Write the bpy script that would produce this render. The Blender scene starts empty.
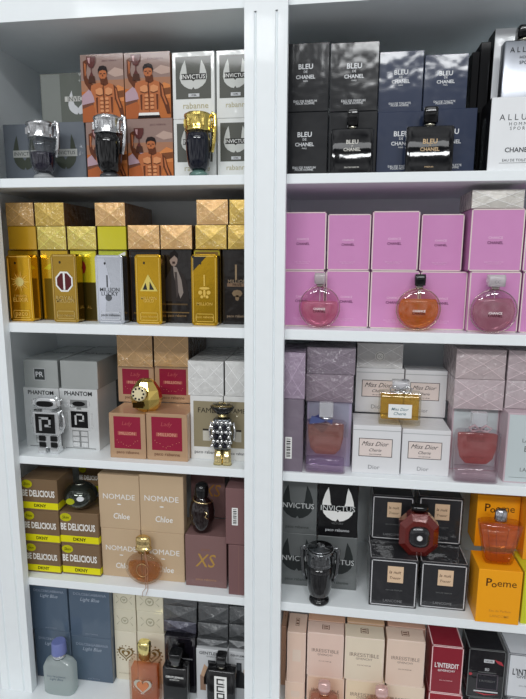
import bpy, bmesh, math, random
from mathutils import Vector, Matrix
random.seed(7)
SC = bpy.context.scene
COL = SC.collection
# ------------------------------------------------------------------ camera
F = 526.0; CX, CY = 263.0, 349.5
YAW, PIT, ROL = -0.1408, -0.1704, 0.0059
CAM = Vector((0.1789, -1.0092, 0.0))
def _axes():
    cy, sy, cp, sp = math.cos(YAW), math.sin(YAW), math.cos(PIT), math.sin(PIT)
    fw = Vector((sy*cp, cy*cp, sp)); rt = Vector((cy, -sy, 0)); up = rt.cross(fw)
    c, s = math.cos(ROL), math.sin(ROL)
    return c*rt + s*up, -s*rt + c*up, fw
AR, AU, AF = _axes()
def ray(px, py): return AR*((px-CX)/F) - AU*((py-CY)/F) + AF
def at(px, py, Y):                       # point of the photo on the upright plane y = Y
    d = ray(px, py); t = (Y-CAM.y)/d.y; p = CAM + d*t
    return p.x, p.z
def atz(px, py, Z):
    d = ray(px, py); t = (Z-CAM.z)/d.z; p = CAM + d*t
    return p.x, p.y
def proj(x, y, z):
    d = Vector((x, y, z)) - CAM; w = d.dot(AF)
    return CX + F*d.dot(AR)/w, CY - F*d.dot(AU)/w
cd = bpy.data.cameras.new('camera'); cam = bpy.data.objects.new('camera', cd); COL.objects.link(cam)
cam.matrix_world = Matrix(((AR.x, AU.x, -AF.x, CAM.x), (AR.y, AU.y, -AF.y, CAM.y), (AR.z, AU.z, -AF.z, CAM.z), (0, 0, 0, 1)))
cd.lens = F/699.0*36.0; cd.sensor_width = 36.0; cd.sensor_fit = 'AUTO'; cd.clip_start = 0.01
SC.camera = cam
SC.view_settings.view_transform = 'Standard'; SC.view_settings.look = 'None'
SC.view_settings.gamma = 1.0; SC.view_settings.use_curve_mapping = False
SC.view_settings.exposure = -0.18
# ------------------------------------------------------------------ materials
def lin(c):
    o = []
    for v in c[:3]:
        v = v/255.0
        o.append(v/12.92 if v <= 0.04045 else ((v+0.055)/1.055)**2.4)
    return (o[0], o[1], o[2], 1.0)
_M = {}
def mat(c, rough=0.45, metal=0.0, coat=0.0, bump=0.0, scale=30.0, trans=0.0, ior=1.45, var=0.0, coatbump=0.0, stretch=(1, 1, 1), crough=0.06, alpha=1.0):
    key = (tuple(c), rough, metal, coat, bump, scale, trans, ior, var, coatbump, stretch, crough, alpha)
    if key in _M: return _M[key]
    m = bpy.data.materials.new('material_%d' % len(_M)); m.use_nodes = True
    n = m.node_tree.nodes; l = m.node_tree.links; b = n['Principled BSDF']
    col = lin(c)
    b.inputs['Base Color'].default_value = col; b.inputs['Roughness'].default_value = rough
    b.inputs['Metallic'].default_value = metal; b.inputs['Coat Weight'].default_value = coat
    b.inputs['Coat Roughness'].default_value = crough
    if coat > 0.05 and metal < 0.1: b.inputs['Specular IOR Level'].default_value = 0.1
    b.inputs['Transmission Weight'].default_value = trans; b.inputs['IOR'].default_value = ior
    b.inputs['Alpha'].default_value = alpha
    tc = n.new('ShaderNodeTexCoord'); mp = n.new('ShaderNodeMapping'); l.new(tc.outputs['Object'], mp.inputs['Vector'])
    mp.inputs['Scale'].default_value = stretch
    oi = n.new('ShaderNodeObjectInfo')
    va = n.new('ShaderNodeVectorMath'); va.operation = 'ADD'
    l.new(mp.outputs['Vector'], va.inputs[0]); l.new(oi.outputs['Location'], va.inputs[1])
    nz = n.new('ShaderNodeTexNoise'); nz.inputs['Scale'].default_value = scale; nz.inputs['Detail'].default_value = 3.0
    l.new(va.outputs[0], nz.inputs['Vector'])
    hs = n.new('ShaderNodeHueSaturation'); hs.inputs['Color'].default_value = col
    mr = n.new('ShaderNodeMapRange'); mr.inputs[3].default_value = 1-var-0.015; mr.inputs[4].default_value = 1+var+0.015
    l.new(nz.outputs['Fac'], mr.inputs[0]); l.new(mr.outputs[0], hs.inputs['Value']); l.new(hs.outputs['Color'], b.inputs['Base Color'])
    if bump:
        bp = n.new('ShaderNodeBump'); bp.inputs['Strength'].default_value = bump; bp.inputs['Distance'].default_value = 0.004
        l.new(nz.outputs['Fac'], bp.inputs['Height']); l.new(bp.outputs['Normal'], b.inputs['Normal'])
    if coatbump:
        bp = n.new('ShaderNodeBump'); bp.inputs['Strength'].default_value = coatbump; bp.inputs['Distance'].default_value = 0.006
        l.new(nz.outputs['Fac'], bp.inputs['Height']); l.new(bp.outputs['Normal'], b.inputs['Coat Normal'])
    _M[key] = m; return m
def glass(c=(235, 240, 240), tint=0.86, rough=0.02):          # thin clear glass: see-through with a bright glancing sheen
    key = ('glass', tuple(c), tint, rough)
    if key in _M: return _M[key]
    m = bpy.data.materials.new('glass_%d' % len(_M)); m.use_nodes = True
    n = m.node_tree.nodes; l = m.node_tree.links; n.clear()
    o = n.new('ShaderNodeOutputMaterial'); mx = n.new('ShaderNodeMixShader'); t = n.new('ShaderNodeBsdfTransparent'); g = n.new('ShaderNodeBsdfGlossy')
    lw = n.new('ShaderNodeLayerWeight'); lw.inputs['Blend'].default_value = 0.5
    pw = n.new('ShaderNodeMath'); pw.operation = 'POWER'; pw.inputs[1].default_value = 3.0; l.new(lw.outputs['Facing'], pw.inputs[0])
    ma = n.new('ShaderNodeMath'); ma.operation = 'MULTIPLY_ADD'; ma.inputs[1].default_value = 0.6; ma.inputs[2].default_value = 0.06; l.new(pw.outputs[0], ma.inputs[0])
    cc = lin(c); t.inputs['Color'].default_value = (cc[0]**.5*tint, cc[1]**.5*tint, cc[2]**.5*tint, 1); g.inputs['Roughness'].default_value = rough
    l.new(ma.outputs[0], mx.inputs[0]); l.new(t.outputs[0], mx.inputs[1]); l.new(g.outputs[0], mx.inputs[2]); l.new(mx.outputs[0], o.inputs[0])
    _M[key] = m; return m
def card(c, coat=0.6, var=0.03): return mat(c, 0.42, 0.0, coat, 0.0, 26.0, coatbump=0.6, stretch=(1, 1, 0.45), var=var, crough=0.07)
def film(c, metal=0.0): return mat(c, 0.38, metal, 1.0, 0.35, 75.0, coatbump=1.6, var=0.14, crough=0.1)
def ink(c): return mat(c, 0.5, 0.0, 0.3)
def metal(c, r=0.18, bump=0.0): return mat(c, r, 1.0, 0.0, bump, 60.0)
def liquid(c, t=0.8):                    # tinted perfume: lets tinted light through and scatters some of it
    key = ('liquid', tuple(c), t)
    if key in _M: return _M[key]
    m = bpy.data.materials.new('liquid_%d' % len(_M)); m.use_nodes = True
    n = m.node_tree.nodes; l = m.node_tree.links; n.clear(); cc = lin(c)
    o = n.new('ShaderNodeOutputMaterial'); tr = n.new('ShaderNodeBsdfTransparent'); df = n.new('ShaderNodeBsdfDiffuse'); tl = n.new('ShaderNodeBsdfTranslucent'); gl = n.new('ShaderNodeBsdfGlossy')
    tr.inputs['Color'].default_value = tuple(min(1, v**.5) for v in cc[:3])+(1,)
    for q in (df, tl): q.inputs['Color'].default_value = tuple(min(1, v**.8) for v in cc[:3])+(1,)
    gl.inputs['Roughness'].default_value = .05
    a = n.new('ShaderNodeMixShader'); a.inputs[0].default_value = .5; l.new(df.outputs[0], a.inputs[1]); l.new(tl.outputs[0], a.inputs[2])
    b = n.new('ShaderNodeMixShader'); b.inputs[0].default_value = min(.92, t*.85); l.new(a.outputs[0], b.inputs[1]); l.new(tr.outputs[0], b.inputs[2])
    c_ = n.new('ShaderNodeMixShader'); c_.inputs[0].default_value = .06; l.new(b.outputs[0], c_.inputs[1]); l.new(gl.outputs[0], c_.inputs[2]); l.new(c_.outputs[0], o.inputs[0])
    _M[key] = m; return m
WHITE = mat((238, 243, 245), 0.38, 0.0, 0.15, 0.03, 40.0, var=0.01)
CHROME = metal((225, 225, 225), 0.12, 0.05); GOLD = metal((222, 204, 150), 0.16, 0.05); BLACKG = mat((8, 8, 10), 0.06, 0, 1.0)
# ------------------------------------------------------------------ mesh helpers
class MB:
    def __init__(s): s.v = []; s.f = []; s.mi = []; s.ms = []; s.sm = []
    def slot(s, m):
        if m not in s.ms: s.ms.append(m)
        return s.ms.index(m)
    def face(s, pts, m, smooth=False):
        k = len(s.v); s.v += [tuple(p) for p in pts]; s.f.append(list(range(k, k+len(pts)))); s.mi.append(s.slot(m)); s.sm.append(smooth)
    def box(s, x0, y0, z0, x1, y1, z1, m):
        k = len(s.v)
        s.v += [(x0, y0, z0), (x1, y0, z0), (x1, y1, z0), (x0, y1, z0), (x0, y0, z1), (x1, y0, z1), (x1, y1, z1), (x0, y1, z1)]
        for q in ((0, 1, 5, 4), (1, 2, 6, 5), (2, 3, 7, 6), (3, 0, 4, 7), (4, 5, 6, 7), (3, 2, 1, 0)):
            s.f.append([k+i for i in q]); s.mi.append(s.slot(m)); s.sm.append(False)
    def loft(s, secs, m, n=28, smooth=True, caps=True):
        """rings: (z, half width, half depth, exponent[, cx, cy])"""
        k = len(s.v); i = s.slot(m)
        for r in secs:
            z, hw, hd, e = r[:4]; cx = r[4] if len(r) > 4 else 0; cy = r[5] if len(r) > 5 else 0
            for j in range(n):
                a = 2*math.pi*(j+0.5)/n; c, q = math.cos(a), math.sin(a)
                s.v.append((cx+hw*math.copysign(abs(c)**(2/e), c), cy+hd*math.copysign(abs(q)**(2/e), q), z))
        for r in range(len(secs)-1):
            for j in range(n):
                a = k+r*n+j; b = k+r*n+(j+1) % n
                s.f.append([a, b, b+n, a+n]); s.mi.append(i); s.sm.append(smooth)
        if caps:
            s.f.append([k+j for j in reversed(range(n))]); s.mi.append(i); s.sm.append(False)
            t = k+(len(secs)-1)*n; s.f.append([t+j for j in range(n)]); s.mi.append(i); s.sm.append(False)
    def tube(s, path, r, m, n=8, rz=None, closed=False):
        k = len(s.v); i = s.slot(m); P = [Vector(p) for p in path]; L = len(P)
        for a in range(L):
            d = (P[(a+1) % L]-P[a-1]) if closed else (P[min(a+1, L-1)]-P[max(a-1, 0)])
            d.normalize(); u = Vector((0, 1, 0)).cross(d)
            if u.length < 0.1: u = Vector((1, 0, 0)).cross(d)
            u.normalize(); w = d.cross(u)
            for j in range(n):
                t = 2*math.pi*j/n; s.v.append(tuple(P[a]+u*(r*math.cos(t))+w*((rz or r)*math.sin(t))))
        for a in range(L if closed else L-1):
            for j in range(n):
                p, q = k+a*n, k+((a+1) % L)*n
                s.f.append([p+j, p+(j+1) % n, q+(j+1) % n, q+j]); s.mi.append(i); s.sm.append(True)
        if not closed:
            s.f.append([k+j for j in reversed(range(n))]); s.mi.append(i); s.sm.append(False)
            s.f.append([k+(L-1)*n+j for j in range(n)]); s.mi.append(i); s.sm.append(False)
    def prism(s, poly, y0, y1, m):       # outline in x, z drawn out in y
        i = s.slot(m); k = len(s.v); n = len(poly)
        s.v += [(x, y0, z) for x, z in poly] + [(x, y1, z) for x, z in poly]
        s.f.append(list(range(k, k+n))); s.f.append([k+n+j for j in reversed(range(n))]); s.mi += [i, i]; s.sm += [False, False]
        for j in range(n):
            a, b = k+j, k+(j+1) % n
            s.f.append([b, a, a+n, b+n]); s.mi.append(i); s.sm.append(False)
    def build(s, name, parent=None, loc=(0, 0, 0), rot=(0, 0, 0), bevel=0.0, seg=2):
        me = bpy.data.meshes.new(name); me.from_pydata(s.v, [], s.f)
        for m in s.ms: me.materials.append(m)
        me.polygons.foreach_set('material_index', s.mi); me.polygons.foreach_set('use_smooth', s.sm)
        me.update()
        bm = bmesh.new(); bm.from_mesh(me)
        if bevel: bmesh.ops.bevel(bm, geom=list(bm.edges), offset=bevel, segments=seg, affect='EDGES', profile=0.5, clamp_overlap=True)
        if not getattr(s, 'flat', False): bmesh.ops.recalc_face_normals(bm, faces=list(bm.faces))
        bm.to_mesh(me); bm.free()
        o = bpy.data.objects.new(name, me); COL.objects.link(o); o.parent = parent; o.location = loc; o.rotation_euler = rot
        return o
def tag(o, label, cat, group=None):
    o['label'] = label; o['category'] = cat
    if group: o['group'] = group
    return o
def thing(name, label, cat, loc, rz=0.0, group=None):
    o = bpy.data.objects.new(name, None); COL.objects.link(o); o.empty_display_size = 0.02
    o.location = loc; o.rotation_euler = (0, 0, rz); return tag(o, label, cat, group)
_T = {}
def text_geo(s, bold=0.0, space=1.0):
    key = (s, bold, space)
    if key in _T: return _T[key]
    cu = bpy.data.curves.new('t', 'FONT'); cu.body = s; cu.resolution_u = 2; cu.offset = bold; cu.space_character = space
    o = bpy.data.objects.new('t', cu); COL.objects.link(o)
    bpy.context.view_layer.update()
    me = bpy.data.meshes.new_from_object(o.evaluated_get(bpy.context.evaluated_depsgraph_get()))
    vs = [v.co.copy() for v in me.vertices]; fs = [list(p.vertices) for p in me.polygons]
    bpy.data.objects.remove(o); bpy.data.meshes.remove(me); bpy.data.curves.remove(cu)
    x0 = min(v.x for v in vs); x1 = max(v.x for v in vs); y0 = min(v.y for v in vs); y1 = max(v.y for v in vs)
    w = x1-x0
    _T[key] = ([((v.x-(x0+x1)/2)/w, (v.y-(y0+y1)/2)/w) for v in vs], fs, (y1-y0)/w)
    return _T[key]
def deco(parent, name, items, w, h, plane='front', y=0.0, d=0.0, label=None):
    """flat printing on a face; u, v run 0..1 over the face (u from the left, v from the bottom)"""
    b = MB(); b.flat = True
    def P(u, v, k):
        e = 0.00025*k
        if plane == 'front': return ((u-0.5)*w, y-e, v*h)
        if plane == 'top': return ((u-0.5)*w, y+v*d, h+e)
        if plane == 'right': return (w/2+e, y+u*d, v*h)
        return (-w/2-e, y+(1-u)*d, v*h)
    for it in items:
        if it[0] == 'r':
            _, u0, v0, u1, v1, c, k = it
            b.face([P(u0, v0, k), P(u1, v0, k), P(u1, v1, k), P(u0, v1, k)], c)
        elif it[0] == 'p':
            pts = it[1]
            ar = sum(pts[i-1][0]*pts[i][1]-pts[i][0]*pts[i-1][1] for i in range(len(pts)))
            if ar < 0: pts = pts[::-1]
            b.face([P(u, v, it[3]) for u, v in pts], it[2])
        elif it[0] == 'fr':              # frame outline
            _, u0, v0, u1, v1, t, c, k = it; tv = t*w/h if plane == 'front' else t
            for q in ((u0, v0, u1, v0+tv), (u0, v1-tv, u1, v1), (u0, v0, u0+t, v1), (u1-t, v0, u1, v1)):
                b.face([P(q[0], q[1], k), P(q[2], q[1], k), P(q[2], q[3], k), P(q[0], q[3], k)], c)
        elif it[0] == 't':
            _, s, cu, cv, wu, c, k = it[:7]; sh = it[7] if len(it) > 7 else 0; vs_ = it[8] if len(it) > 8 else 1; bo = it[9] if len(it) > 9 else 0.004
            tv, tf, asp = text_geo(s, bo)
            W = w if plane in ('front', 'top') else d; H = d if plane == 'top' else h
            i = b.slot(c); kk = len(b.v)
            for x, z in tv:
                b.v.append(P(cu+(x+sh*z)*wu, cv+z*wu*W*vs_/H, k))
            for f in tf: b.f.append([kk+q for q in f]); b.mi.append(i); b.sm.append(False)
    return b.build(name, parent)
def ell(cu, cv, ru, rv, n=14, a0=0, a1=360):
    return [(cu+ru*math.cos(math.radians(a0+(a1-a0)*i/n)), cv+rv*math.sin(math.radians(a0+(a1-a0)*i/n))) for i in range(n if a1-a0 == 360 else n+1)]
# ------------------------------------------------------------------ the shelving
S1, S2, S3, S4, BASE = 0.1555, -0.134, -0.4275, -0.7195, -1.003
YB = 0.275; XL, XM0, XM1, XR = -0.553, 0.008, 0.062, 0.675
def st(name, b, bevel=0.0):
    o = b.build(name, bevel=bevel); o['kind'] = 'structure'; return o
def bx(name, *a, m=WHITE, bevel=0.0):
    b = MB(); b.box(*a, m); return st(name, b, bevel)
bx('wall_back', -0.8, YB, -1.35, 0.95, YB+0.02, 0.75)
bx('wall_left', XL-0.02, 0.001, BASE, XL, YB, 0.4395)
bx('wall_middle', XM0, 0.001, BASE, XM1, YB, 0.4395)
bx('wall_right', XR, 0.001, BASE, XR+0.02, YB, 0.4395)
bx('ceiling', -0.8, 0.0, 0.4395, 0.95, YB, 0.4595)
bx('trim_1', -0.8, -0.004, 0.4385, 0.95, 0.0, 0.75)
bx('floor', -0.8, -0.16, BASE-0.03, 0.95, YB, BASE, bevel=0.002)
bx('trim_2', -0.8, -0.14, -1.35, 0.95, YB, BASE-0.031)
def board(nm, x0, x1, zt, zb, label):
    b = MB(); b.box(x0+0.0003, 0.0, zb, x1-0.0003, YB-0.0005, zt, WHITE); o = b.build('shelf_board', bevel=0.0012)
    tag(o, label, 'shelf', 'white shelf boards of the two bays')
board(0, XL, XM0, S1, 0.1375, 'white shelf board in left bay carrying the shirtless man cartons')
board(0, XL, XM0, S2, -0.1545, 'white shelf board in left bay under the gold bar bottles')
board(0, XL, XM0, S3, -0.4455, 'white shelf board in left bay under the silver robot cartons')
board(0, XL, XM0, S4, -0.738, 'white shelf board in left bay under the brown and yellow cartons')
board(0, XM1, XR, S1, 0.1375, 'white shelf board in right bay carrying black and navy cartons')
board(0, XM1, XR, S2, -0.1545, 'white shelf board in right bay under the pink cartons')
board(0, XM1, XR, S3, -0.4465, 'white shelf board in right bay under the bow-topped bottle and white cartons')
board(0, XM1, XR, S4, -0.740, 'white shelf board in right bay under the orange cartons')
def pilaster(nm, x0, x1):
    b = MB(); y = -0.020; top = 0.75; w = x1-x0; g = [x0+w*0.22, x0+w*0.29, x0+w*0.71, x0+w*0.78]
    gt = 0.425
    b.box(x0, y, BASE+0.0003, g[0], 0.0, top, WHITE); b.box(g[1], y, BASE+0.0003, g[2], 0.0, top, WHITE); b.box(g[3], y, BASE+0.0003, x1, 0.0, top, WHITE)
    for a, c in ((g[0], g[1]), (g[2], g[3])):
        m = (a+c)/2
        b.face([(a, y, BASE), (m, y+0.004, BASE), (m, y+0.004, gt), (a, y, gt)], WHITE); b.face([(m, y+0.004, BASE), (c, y, BASE), (c, y, gt), (m, y+0.004, gt)], WHITE)
        b.face([(a, y, gt), (m, y+0.004, gt), (c, y, gt)], WHITE); b.box(a, y, gt, c, 0.0, top, WHITE)
        b.face([(a, y+.0042, BASE), (c, y+.0042, BASE), (c, y+.0042, gt), (a, y+.0042, gt)], WHITE)
    return st(nm, b)
pilaster('trim_3', -0.578, -0.5015); pilaster('trim_4', 0.0022, 0.0787); pilaster('trim_5', 0.667, 0.7435)
# ------------------------------------------------------------------ cartons
REG = []; GAP = 0.0007
class Box: pass
def place(p0, p1, pyT, Y, zb, d, pyB=None):
    pb = proj(at((p0+p1)/2, pyT, Y)[0], Y, zb)[1]; pm = (pyT+pb)/2
    x0 = at(p0, pm, Y)[0]; x1 = at(p1, pm, Y)[0]; zt = at((p0+p1)/2, pyT, Y)[1]
    if pyB: d = max(0.02, min(0.2, atz((p0+p1)/2, pyB, zt)[1]-Y))
    d = min(d, YB-0.001-Y)
    for (a0, a1, b0, b1, c0, c1) in REG:
        if zb < c1-0.0005 and zt > c0+0.0005 and Y < b1 and Y+d > b0:
            if x0 < a1 and x1 > a0:
                if a1-x0 < 0.012: x0 = a1+GAP
                elif x1-a0 < 0.012: x1 = a0-GAP
                elif b0 > Y and b0-Y > 0.01: d = b0-Y-GAP
    lo, hi = (XL, XM0) if x1 < 0.05 else (XM1, XR)
    x0 = max(x0, lo+GAP); x1 = min(x1, hi-GAP)
    REG.append((x0, x1, Y, Y+d, zb, zt))
    return x0, x1, zt, d
def carton(style, p0, p1, pyT, label, zb, Y=0.04, d=0.05, pyB=None, group=None, name='perfume_box', **kw):
    """zb: height of the shelf, or the carton it stands on"""
    if isinstance(zb, Box): zb = zb.zt+0.0004
    x0, x1, zt, dd = place(p0, p1, pyT, Y, zb, d, pyB)
    w, h = x1-x0, zt-zb; B = Box(); B.zt = zt; B.x0 = x0; B.x1 = x1; B.Y = Y; B.w = w; B.h = h; B.d = dd
    body, fn = STY[style]
    b = MB(); b.box(-w/2, 0, 0, w/2, dd, h, body if body else kw['body'])
    o = b.build(name, None, ((x0+x1)/2, Y, zb), bevel=0.0009, seg=1)
    tag(o, label, 'perfume box', group); B.o = o
    if fn: fn(o, w, h, dd, kw)
    return B
def wrap_x(o, w, h, d, kw):              # cellophane folded over the end as an envelope
    c = kw.get('c', (190, 160, 90)); b = MB(); m = film(c, kw.get('metal', 0.3)); q = mat(tuple(min(255, int(v*1.22+18)) for v in c), 0.3, kw.get('metal', 0.3)*0.6, 1.0)
    a, e = w/2*0.99, 0.0; z0, z1 = h*0.01, h*0.99; cz = h*(0.5+random.uniform(-.05, .05)); cx = w*random.uniform(-.04, .04); r = kw.get('r', 0.0035)
    ctr = (cx, -r, cz)
    C = [(-a, -0.0004, z0), (a, -0.0004, z0), (a, -0.0004, z1), (-a, -0.0004, z1)]
    for i in range(4): b.face([C[i], C[(i+1) % 4], ctr], m)
    for i in range(4):
        p = Vector(C[i]); g = Vector(ctr); dr = (g-p).normalized(); n = Vector((-dr.z, 0, dr.x))*0.00035
        y = Vector((0, -0.0005, 0))
        b.face([p-n+y, p+n+y, g+n+y, g-n+y], q)
    k = kw.get('k', 0.3)
    for sx in (-1, 1):
        p = Vector((sx*a, -0.0009, cz)); 
        for sz in (-1, 1):
            g = Vector((sx*a*k, -0.0012-r*(1-k), cz+sz*h*0.36)); dr = (g-p).normalized(); n = Vector((-dr.z, 0, dr.x))*0.0003
            if kw.get('fold', True): b.face([p-n, p+n, g+n, g-n], q)
    b.flat = False
    for f in range(len(b.f)): b.sm[f] = False
    b.build('folded_wrap', o)
I_SIL = ink((200, 202, 205)); I_WH = ink((235, 235, 232)); I_BK = ink((20, 20, 22)); I_GR = ink((110, 112, 112))
def wings(c, cu, cv, su, sv, k=2):
    L = [(-.27, .47), (-.36, .30), (-.43, .08), (-.45, -.10), (-.40, -.26), (-.30, -.37), (-.16, -.45), (-.05, -.47), (0, -.40), (0, -.22), (-.08, -.14), (-.16, -.08), (-.21, .05), (-.23, .25)]
    out = []
    for s in (-1, 1): out.append(('p', [(cu+s*x*su, cv+y*sv) for x, y in L], c, k+(.2 if s > 0 else 0)))
    return out
def s_inv_low(o, w, h, d, kw):
    it = wings(ink((70, 75, 66)), .5, .52, .62, .62) + [('r', .22, .44, .80, .56, ink((170, 172, 168)), 3), ('t', 'INVICTUS', .5, .5, .5, ink((70, 72, 74)), 4)]
    it += [('r', .22, .07, .78, .085, ink((40, 42, 46)), 2)]
    deco(o, 'printed_front', it, w, h)
def s_inv_back(o, w, h, d, kw):
    it = [('r', .02, .02, .46, .98, ink((124, 128, 124)), 1)] + wings(I_SIL, .86, .42, .5, .5) + [('r', .56, .44, 1, .54, ink((190, 190, 185)), 3), ('t', 'INVIC', .8, .49, .34, ink((90, 92, 92)), 4)]
    deco(o, 'printed_front', it, w, h)
def s_inv_white(o, w, h, d, kw):
    g = ink((92, 93, 88)); it = [('r', .08, .30, .92, .93, g, 1)] + wings(ink((200, 202, 198)), .5, .66, .72, .46) + [('r', .22, .585, .80, .675, ink((60, 60, 58)), 3), ('t', 'INVICTUS', .5, .63, .56, I_WH, 4), ('r', .38, .33, .64, .38, I_SIL, 2), ('t', '100ML', .51, .355, .14, I_BK, 3), ('t', 'rabanne', .55, .2, .6, ink((176, 168, 130)), 2, 0, 1, 0)]
    deco(o, 'printed_front', it, w, h)
def s_inv_grey(o, w, h, d, kw):
    dark = kw.get('dark', False); wc = I_WH if dark else ink((46, 50, 50))
    it = wings(wc, .5, .60, .9, .66) + [('r', .08, .48, .94, .58, ink((20, 22, 22)) if dark else ink((60, 63, 63)), 3), ('t', 'INVICTUS', .5, .53, .86, ink((200, 203, 203)), 4), ('t', 'VICTORY' if dark else 'PACO', .5, .25, .3, I_GR, 2), ('t', 'paco rabanne', .5, .12, .6, I_SIL if dark else ink((60, 63, 62)), 2)]
    deco(o, 'printed_front', it, w, h)
def s_man(o, w, h, d, kw):
    sk = ink((178, 106, 66)); sd = ink((96, 52, 32)); sl = ink((208, 142, 98)); dk = ink((74, 44, 34)); hr = ink((34, 24, 24)); cup = ink((92, 48, 46))
    s = kw.get('cut', 0.0)               # lower cartons show the figure a little lower
    it = [('r', 0, 0, 1, .46, ink((182, 106, 56)), 1), ('r', 0, .46, 1, .62, ink((164, 118, 92)), 1), ('r', 0, .62, 1, 1, ink((146, 122, 114)), 1), ('p', [(.0, .34), (.3, .42), (.26, .2), (.0, .12)], ink((110, 70, 56)), 1.5), ('p', [(.74, .44), (1, .46), (1, .36), (.8, .34)], ink((120, 72, 44)), 2.5),
          ('p', [(0, .40), (.2, .5), (.42, .44), (.3, .30), (0, .26)], ink((178, 150, 160)), 2), ('p', [(.7, .46), (.86, .54), (1, .5), (1, .3), (.8, .3)], ink((206, 130, 76)), 2),
          ('p', [(0, .2), (.25, .26), (.4, .1), (.3, 0), (0, 0)], ink((168, 92, 50)), 2), ('p', [(.62, .72), (.8, .80), (1, .76), (1, .68), (.8, .66)], ink((184, 158, 146)), 2)]
    def q(pts, c, k): it.append(('p', [(u, v-s) for u, v in pts], c, k))
    # raised arm, torso, head, lowered arm
    q([(.06, .66), (.06, .90), (.14, .93), (.17, .88), (.13, .74), (.15, .66), (.26, .57), (.34, .54), (.30, .46), (.20, .47), (.09, .58)], sd, 3)
    q([(.10, .68), (.09, .88), (.13, .86), (.12, .70)], sk, 4)
    q([(.24, .545), (.36, .575), (.52, .585), (.66, .575), (.78, .54), (.82, .44), (.78, .36), (.74, .26), (.74, .08), (.30, .08), (.32, .24), (.28, .38), (.22, .47)], sk, 4)
    q([(.76, .55), (.84, .50), (.88, .36), (.96, .22), (1.0, .06), (.92, .06), (.86, .20), (.78, .34)], sd, 5)
    q([(.80, .50), (.83, .47), (.86, .35), (.93, .2), (.90, .2), (.82, .34)], sk, 6)
    q([(.50, .50), (.53, .58), (.545, .30), (.535, .10), (.525, .10), (.52, .3)], sd, 5)
    for sx in (-1, 1):
        c = .535
        q([(c+sx*.03, .49), (c+sx*.10, .51), (c+sx*.20, .48), (c+sx*.19, .42), (c+sx*.10, .395), (c+sx*.03, .41)], sl, 5)
        q([(c+sx*.03, .41), (c+sx*.10, .395), (c+sx*.19, .415), (c+sx*.19, .40), (c+sx*.10, .38), (c+sx*.03, .395)], sd, 6)
        for j in range(4): q(ell(c+sx*.06, .345-.06*j, .042, .022, 8), sl, 5); 
        for j in range(4): q([(c+sx*.02, .315-.06*j), (c+sx*.11, .318-.06*j), (c+sx*.11, .311-.06*j), (c+sx*.02, .307-.06*j)], sd, 6)
        q([(c+sx*.15, .37), (c+sx*.20, .36), (c+sx*.19, .14), (c+sx*.16, .12)], sd, 5)
    q([(.46, .56), (.46, .66), (.62, .66), (.64, .56), (.56, .53)], sd, 5)
    q(ell(.52, .70, .095, .085, 14), sk, 6); q([(.44, .665), (.46, .61), (.52, .59), (.58, .61), (.60, .665), (.56, .635), (.52, .64), (.48, .635)], sd, 7)
    q([(.415, .70), (.41, .77), (.45, .82), (.54, .83), (.61, .81), (.635, .75), (.62, .69), (.60, .75), (.52, .765), (.44, .75)], hr, 7)
    q([(.45, .715), (.50, .72), (.50, .705), (.45, .70)], dk, 7); q([(.54, .72), (.59, .715), (.59, .70), (.54, .705)], dk, 7); q([(.51, .70), (.53, .70), (.535, .67), (.505, .67)], sd, 7)
    # trophy held up
    q([(.15, .97), (.37, .97), (.36, .88), (.31, .81), (.27, .80), (.27, .74), (.31, .68), (.21, .68), (.25, .74), (.25, .80), (.20, .82), (.16, .88)], cup, 8)
    q([(.18, .95), (.24, .95), (.23, .86), (.20, .88)], ink((190, 150, 150)), 9); q([(.20, .68), (.33, .68), (.35, .58), (.18, .58)], dk, 8)
    q([(.30, .085), (.74, .085), (.75, .045), (.29, .045)], I_WH, 6); q([(.29, .045), (.75, .045), (.78, 0+s), (.27, 0+s)], hr, 6)
    it2 = []                              # keep the print inside the face
    for p in it:
        if p[0] == 'p': it2.append(('p', [(min(.995, max(.005, u)), min(.995, max(.003, v))) for u, v in p[1]], p[2], p[3]))
        else: it2.append(p)
    it2.append(('t', 'paco rabanne', .68, .90, .34, ink((120, 90, 90)), 3))
    deco(o, 'printed_front', it2, w, h)
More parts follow.
